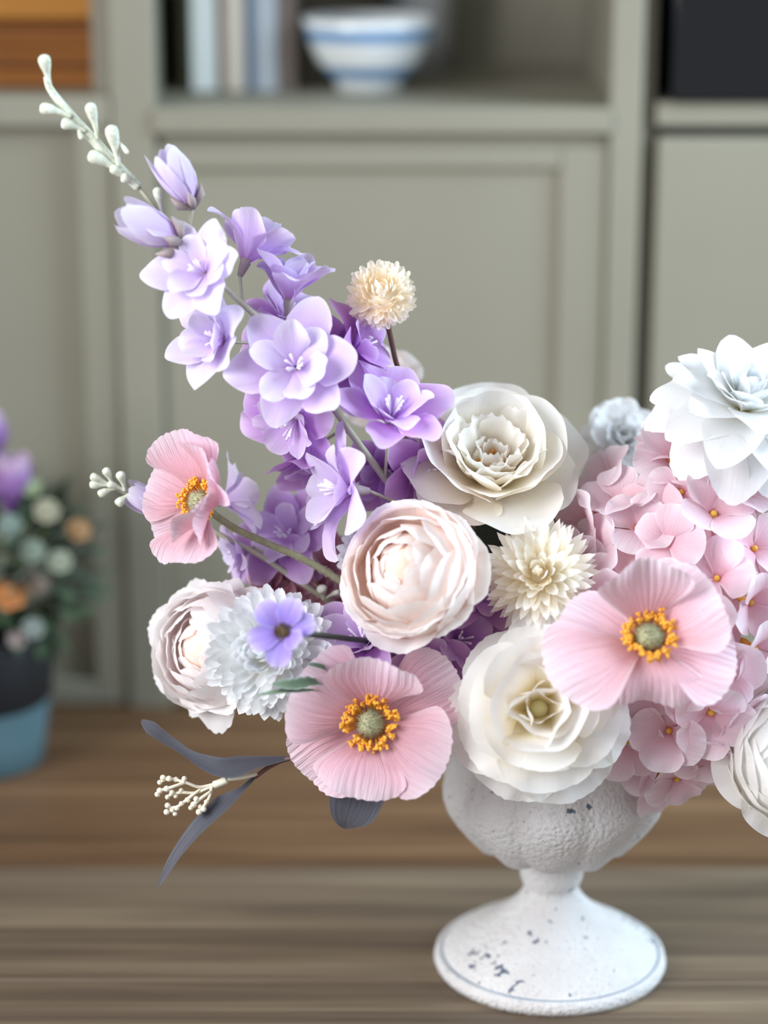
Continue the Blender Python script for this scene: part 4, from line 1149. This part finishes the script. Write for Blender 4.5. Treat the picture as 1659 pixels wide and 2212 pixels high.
# dark leaves inside the bouquet
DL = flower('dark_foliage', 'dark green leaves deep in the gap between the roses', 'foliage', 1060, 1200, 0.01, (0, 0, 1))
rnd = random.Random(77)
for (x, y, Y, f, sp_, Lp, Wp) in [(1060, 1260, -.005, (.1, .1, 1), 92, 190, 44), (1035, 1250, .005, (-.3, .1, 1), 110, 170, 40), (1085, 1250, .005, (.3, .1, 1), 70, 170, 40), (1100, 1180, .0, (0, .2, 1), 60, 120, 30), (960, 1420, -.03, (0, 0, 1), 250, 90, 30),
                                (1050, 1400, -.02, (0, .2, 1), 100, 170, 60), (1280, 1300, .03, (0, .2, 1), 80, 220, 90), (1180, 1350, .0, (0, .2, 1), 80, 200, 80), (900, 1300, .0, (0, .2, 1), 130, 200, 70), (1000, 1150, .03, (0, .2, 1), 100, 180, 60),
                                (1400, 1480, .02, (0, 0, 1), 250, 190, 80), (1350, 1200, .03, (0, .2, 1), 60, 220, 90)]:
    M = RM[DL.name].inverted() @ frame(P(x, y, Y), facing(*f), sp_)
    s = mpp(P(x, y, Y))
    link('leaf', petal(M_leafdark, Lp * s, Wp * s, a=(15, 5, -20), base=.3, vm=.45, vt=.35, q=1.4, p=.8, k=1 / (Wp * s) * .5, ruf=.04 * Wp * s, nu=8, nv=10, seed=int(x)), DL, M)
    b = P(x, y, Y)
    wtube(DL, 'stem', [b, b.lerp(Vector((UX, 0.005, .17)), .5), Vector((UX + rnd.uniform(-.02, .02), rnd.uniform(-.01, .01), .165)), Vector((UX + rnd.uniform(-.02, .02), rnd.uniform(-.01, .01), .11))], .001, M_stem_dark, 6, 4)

# ------------------------------------------------------------------ potted flowers in the background
pp = P(-45, 1640, row(1640))
PX, PY = pp.x, pp.y
pr_ = 160 * mpp(pp)
POT = empty('potted_flowers', Matrix.Translation((PX, PY, 0)))
tag(POT, 'blue pot with a dark rim full of small leafy flowers behind the urn', 'potted plant')
RM[POT.name] = Matrix.Translation((PX, PY, 0))
zt = P(100, 1350, PY).z
zm = P(100, 1500, PY).z
M_potb = plain_mat('teal_glaze', '4d6a74', 0.45, '587680', 20.0)
M_potd = plain_mat('charcoal_glaze', '1b1e22', 0.5)
MB().lathe([(0, .004), (.78 * pr_, .004), (.82 * pr_, 0), (.86 * pr_, .002), (.93 * pr_, zm * .5), (pr_, zm)], 48).build('pot_body', M_potb, POT)
MB().lathe([(pr_, zm), (pr_ * 1.03, zm + .002), (pr_ * 1.05, zt - .003), (pr_ * 1.03, zt), (pr_ * .96, zt), (pr_ * .94, zm), (pr_ * .8, .01), (0, .008)], 48).build('pot_rim', M_potd, POT)
MB().lathe([(pr_ * .95, zt - .012), (pr_ * .5, zt - .008), (.0, zt - .006)], 24).build('soil', plain_mat('potting_soil', '2a211a', 0.9, '3a2e24', 200.0, 0.5), POT)
M_pl = petal_mat('pot_leaf', [(0, '2c3d28'), (1, '4a6042')], None, 0, 0.15, 0.06, 0.2)
lm = [petal(M_pl, .022, .0065, a=(30, 10, -20), base=.3, vm=.45, vt=.35, q=1.4, p=.8, k=60, nu=6, nv=6, seed=i) for i in range(3)]
rnd = random.Random(12)
c0 = P(30, 1200, PY)
hx, hz = 185 * mpp(pp), 160 * mpp(pp)
hc = Vector((c0.x - PX - .012, 0, P(30, 1215, PY).z))
for i in range(280):
    d = Vector((rnd.gauss(0, 1), rnd.gauss(0, 1), rnd.gauss(.15, 1))).normalized()
    p = hc + Vector((d.x * hx, d.y * hx * .9, d.z * hz)) * rnd.uniform(.6, 1.08)
    q = Vector((1, 0, 0)).rotation_difference((d + Vector((rnd.uniform(-.7, .7), rnd.uniform(-.7, .7), rnd.uniform(-.4, .7)))).normalized())
    link('leaf', lm[i % 3], POT, Matrix.Translation(p) @ q.to_matrix().to_4x4() @ Matrix.Scale(rnd.uniform(.9, 1.5), 4))
for i in range(14):
    d = Vector((rnd.gauss(0, 1), rnd.gauss(0, 1), rnd.gauss(.2, 1))).normalized()
    e = hc + Vector((d.x * hx, d.y * hx * .9, d.z * hz)) * .8
    MB().tube(smooth_path([(rnd.uniform(-.01, .01), rnd.uniform(-.01, .01), zt - .012), Vector((0, 0, zt)).lerp(e, .5), e], 4), .0012, 6).build('stem', M_stem, POT)
def posy(px, py, dy, r, c, n=7):
    mt = petal_mat('posy_petal', [(0, c), (1, c)], None, 0, .25, .02, .1)
    p = P(px, py, PY + dy) - Vector((PX, PY, 0))
    r = r * .8
    m = MB().ball((0, 0, r * .2), r * .6, 10, 8)
    b = link('blossom', m.mesh('blossom', mt), POT, Matrix.Translation(p) @ facing(0.2, .4, .8).to_track_quat('Z', 'Y').to_matrix().to_4x4())
    me = petal(mt, r, r * .45, a=(40, 30, 10), base=.4, vm=.5, vt=.5, nu=6, nv=5, k=.8 / r, seed=int(px + 300))
    me2 = petal(mt, r * .8, r * .4, a=(70, 70, 80), base=.4, vm=.5, vt=.5, nu=6, nv=5, k=1 / r, seed=int(px + 301))
    for k in range(n):
        link('petal', me, b, pm(k * 360 / n)); link('petal', me2, b, pm(k * 360 / n + 25))
for px, py, dy, r, c in [(100, 1110, -.045, .013, 'a5a28a'), (168, 1150, -.03, .012, 'b48c62'), (70, 1195, -.05, .012, '8f9c8c'), (128, 1218, -.045, .012, '9ea490'), (80, 1262, -.05, .011, 'a48a82'), (15, 1290, -.055, .018, 'c4824e'),
                         (70, 1362, -.055, .011, '8c968f'), (20, 1140, -.05, .012, '86968c'), (65, 1055, -.03, .011, '9aa884'), (35, 1385, -.056, .009, 'a89a98'), (-20, 1230, -.05, .013, '959c8a')]:
    posy(px, py, dy, r, c)
# tulip-like purple flower
mt = petal_mat('tulip_petal', [(0, '8a5aa8'), (.6, 'a67cbc'), (1, 'd0b8cc')], None, 0, .25, .04, .1)
tp = P(22, 1092, PY - .03) - Vector((PX, PY, 0))
tb = link('tulip_bloom', MB().ball((0, 0, 0), .005, 8, 6).mesh('tulip_bloom', mt), POT, Matrix.Translation(tp) @ Matrix.Rotation(.12, 4, 'Y'))
tm = petal(mt, .040, .014, a=(30, 92, 100), base=.5, vm=.5, vt=.4, q=1.7, p=.75, k=60, nu=8, nv=8, seed=3)
for k in range(6):
    link('petal', tm, tb, pm(k * 60, 0, 1 if k % 2 else .94))
MB().tube([tp, tp.lerp(Vector((0, 0, zt)), .5), (0, 0, zt - .012)], .0022, 8).build('stem', M_stem, POT)
tp = P(-15, 985, PY - .01) - Vector((PX, PY, 0))
tb = link('tulip_bloom', MB().ball((0, 0, 0), .005, 8, 6).mesh('tulip_bloom', mt), POT, Matrix.Translation(tp) @ Matrix.Rotation(-.1, 4, 'Y'))
for k in range(6):
    link('petal', tm, tb, pm(k * 60 + 20, 0, .9 if k % 2 else .84))
MB().tube([tp, tp.lerp(Vector((0, 0, zt)), .5), (0, 0, zt - .012)], .0022, 8).build('stem', M_stem, POT)
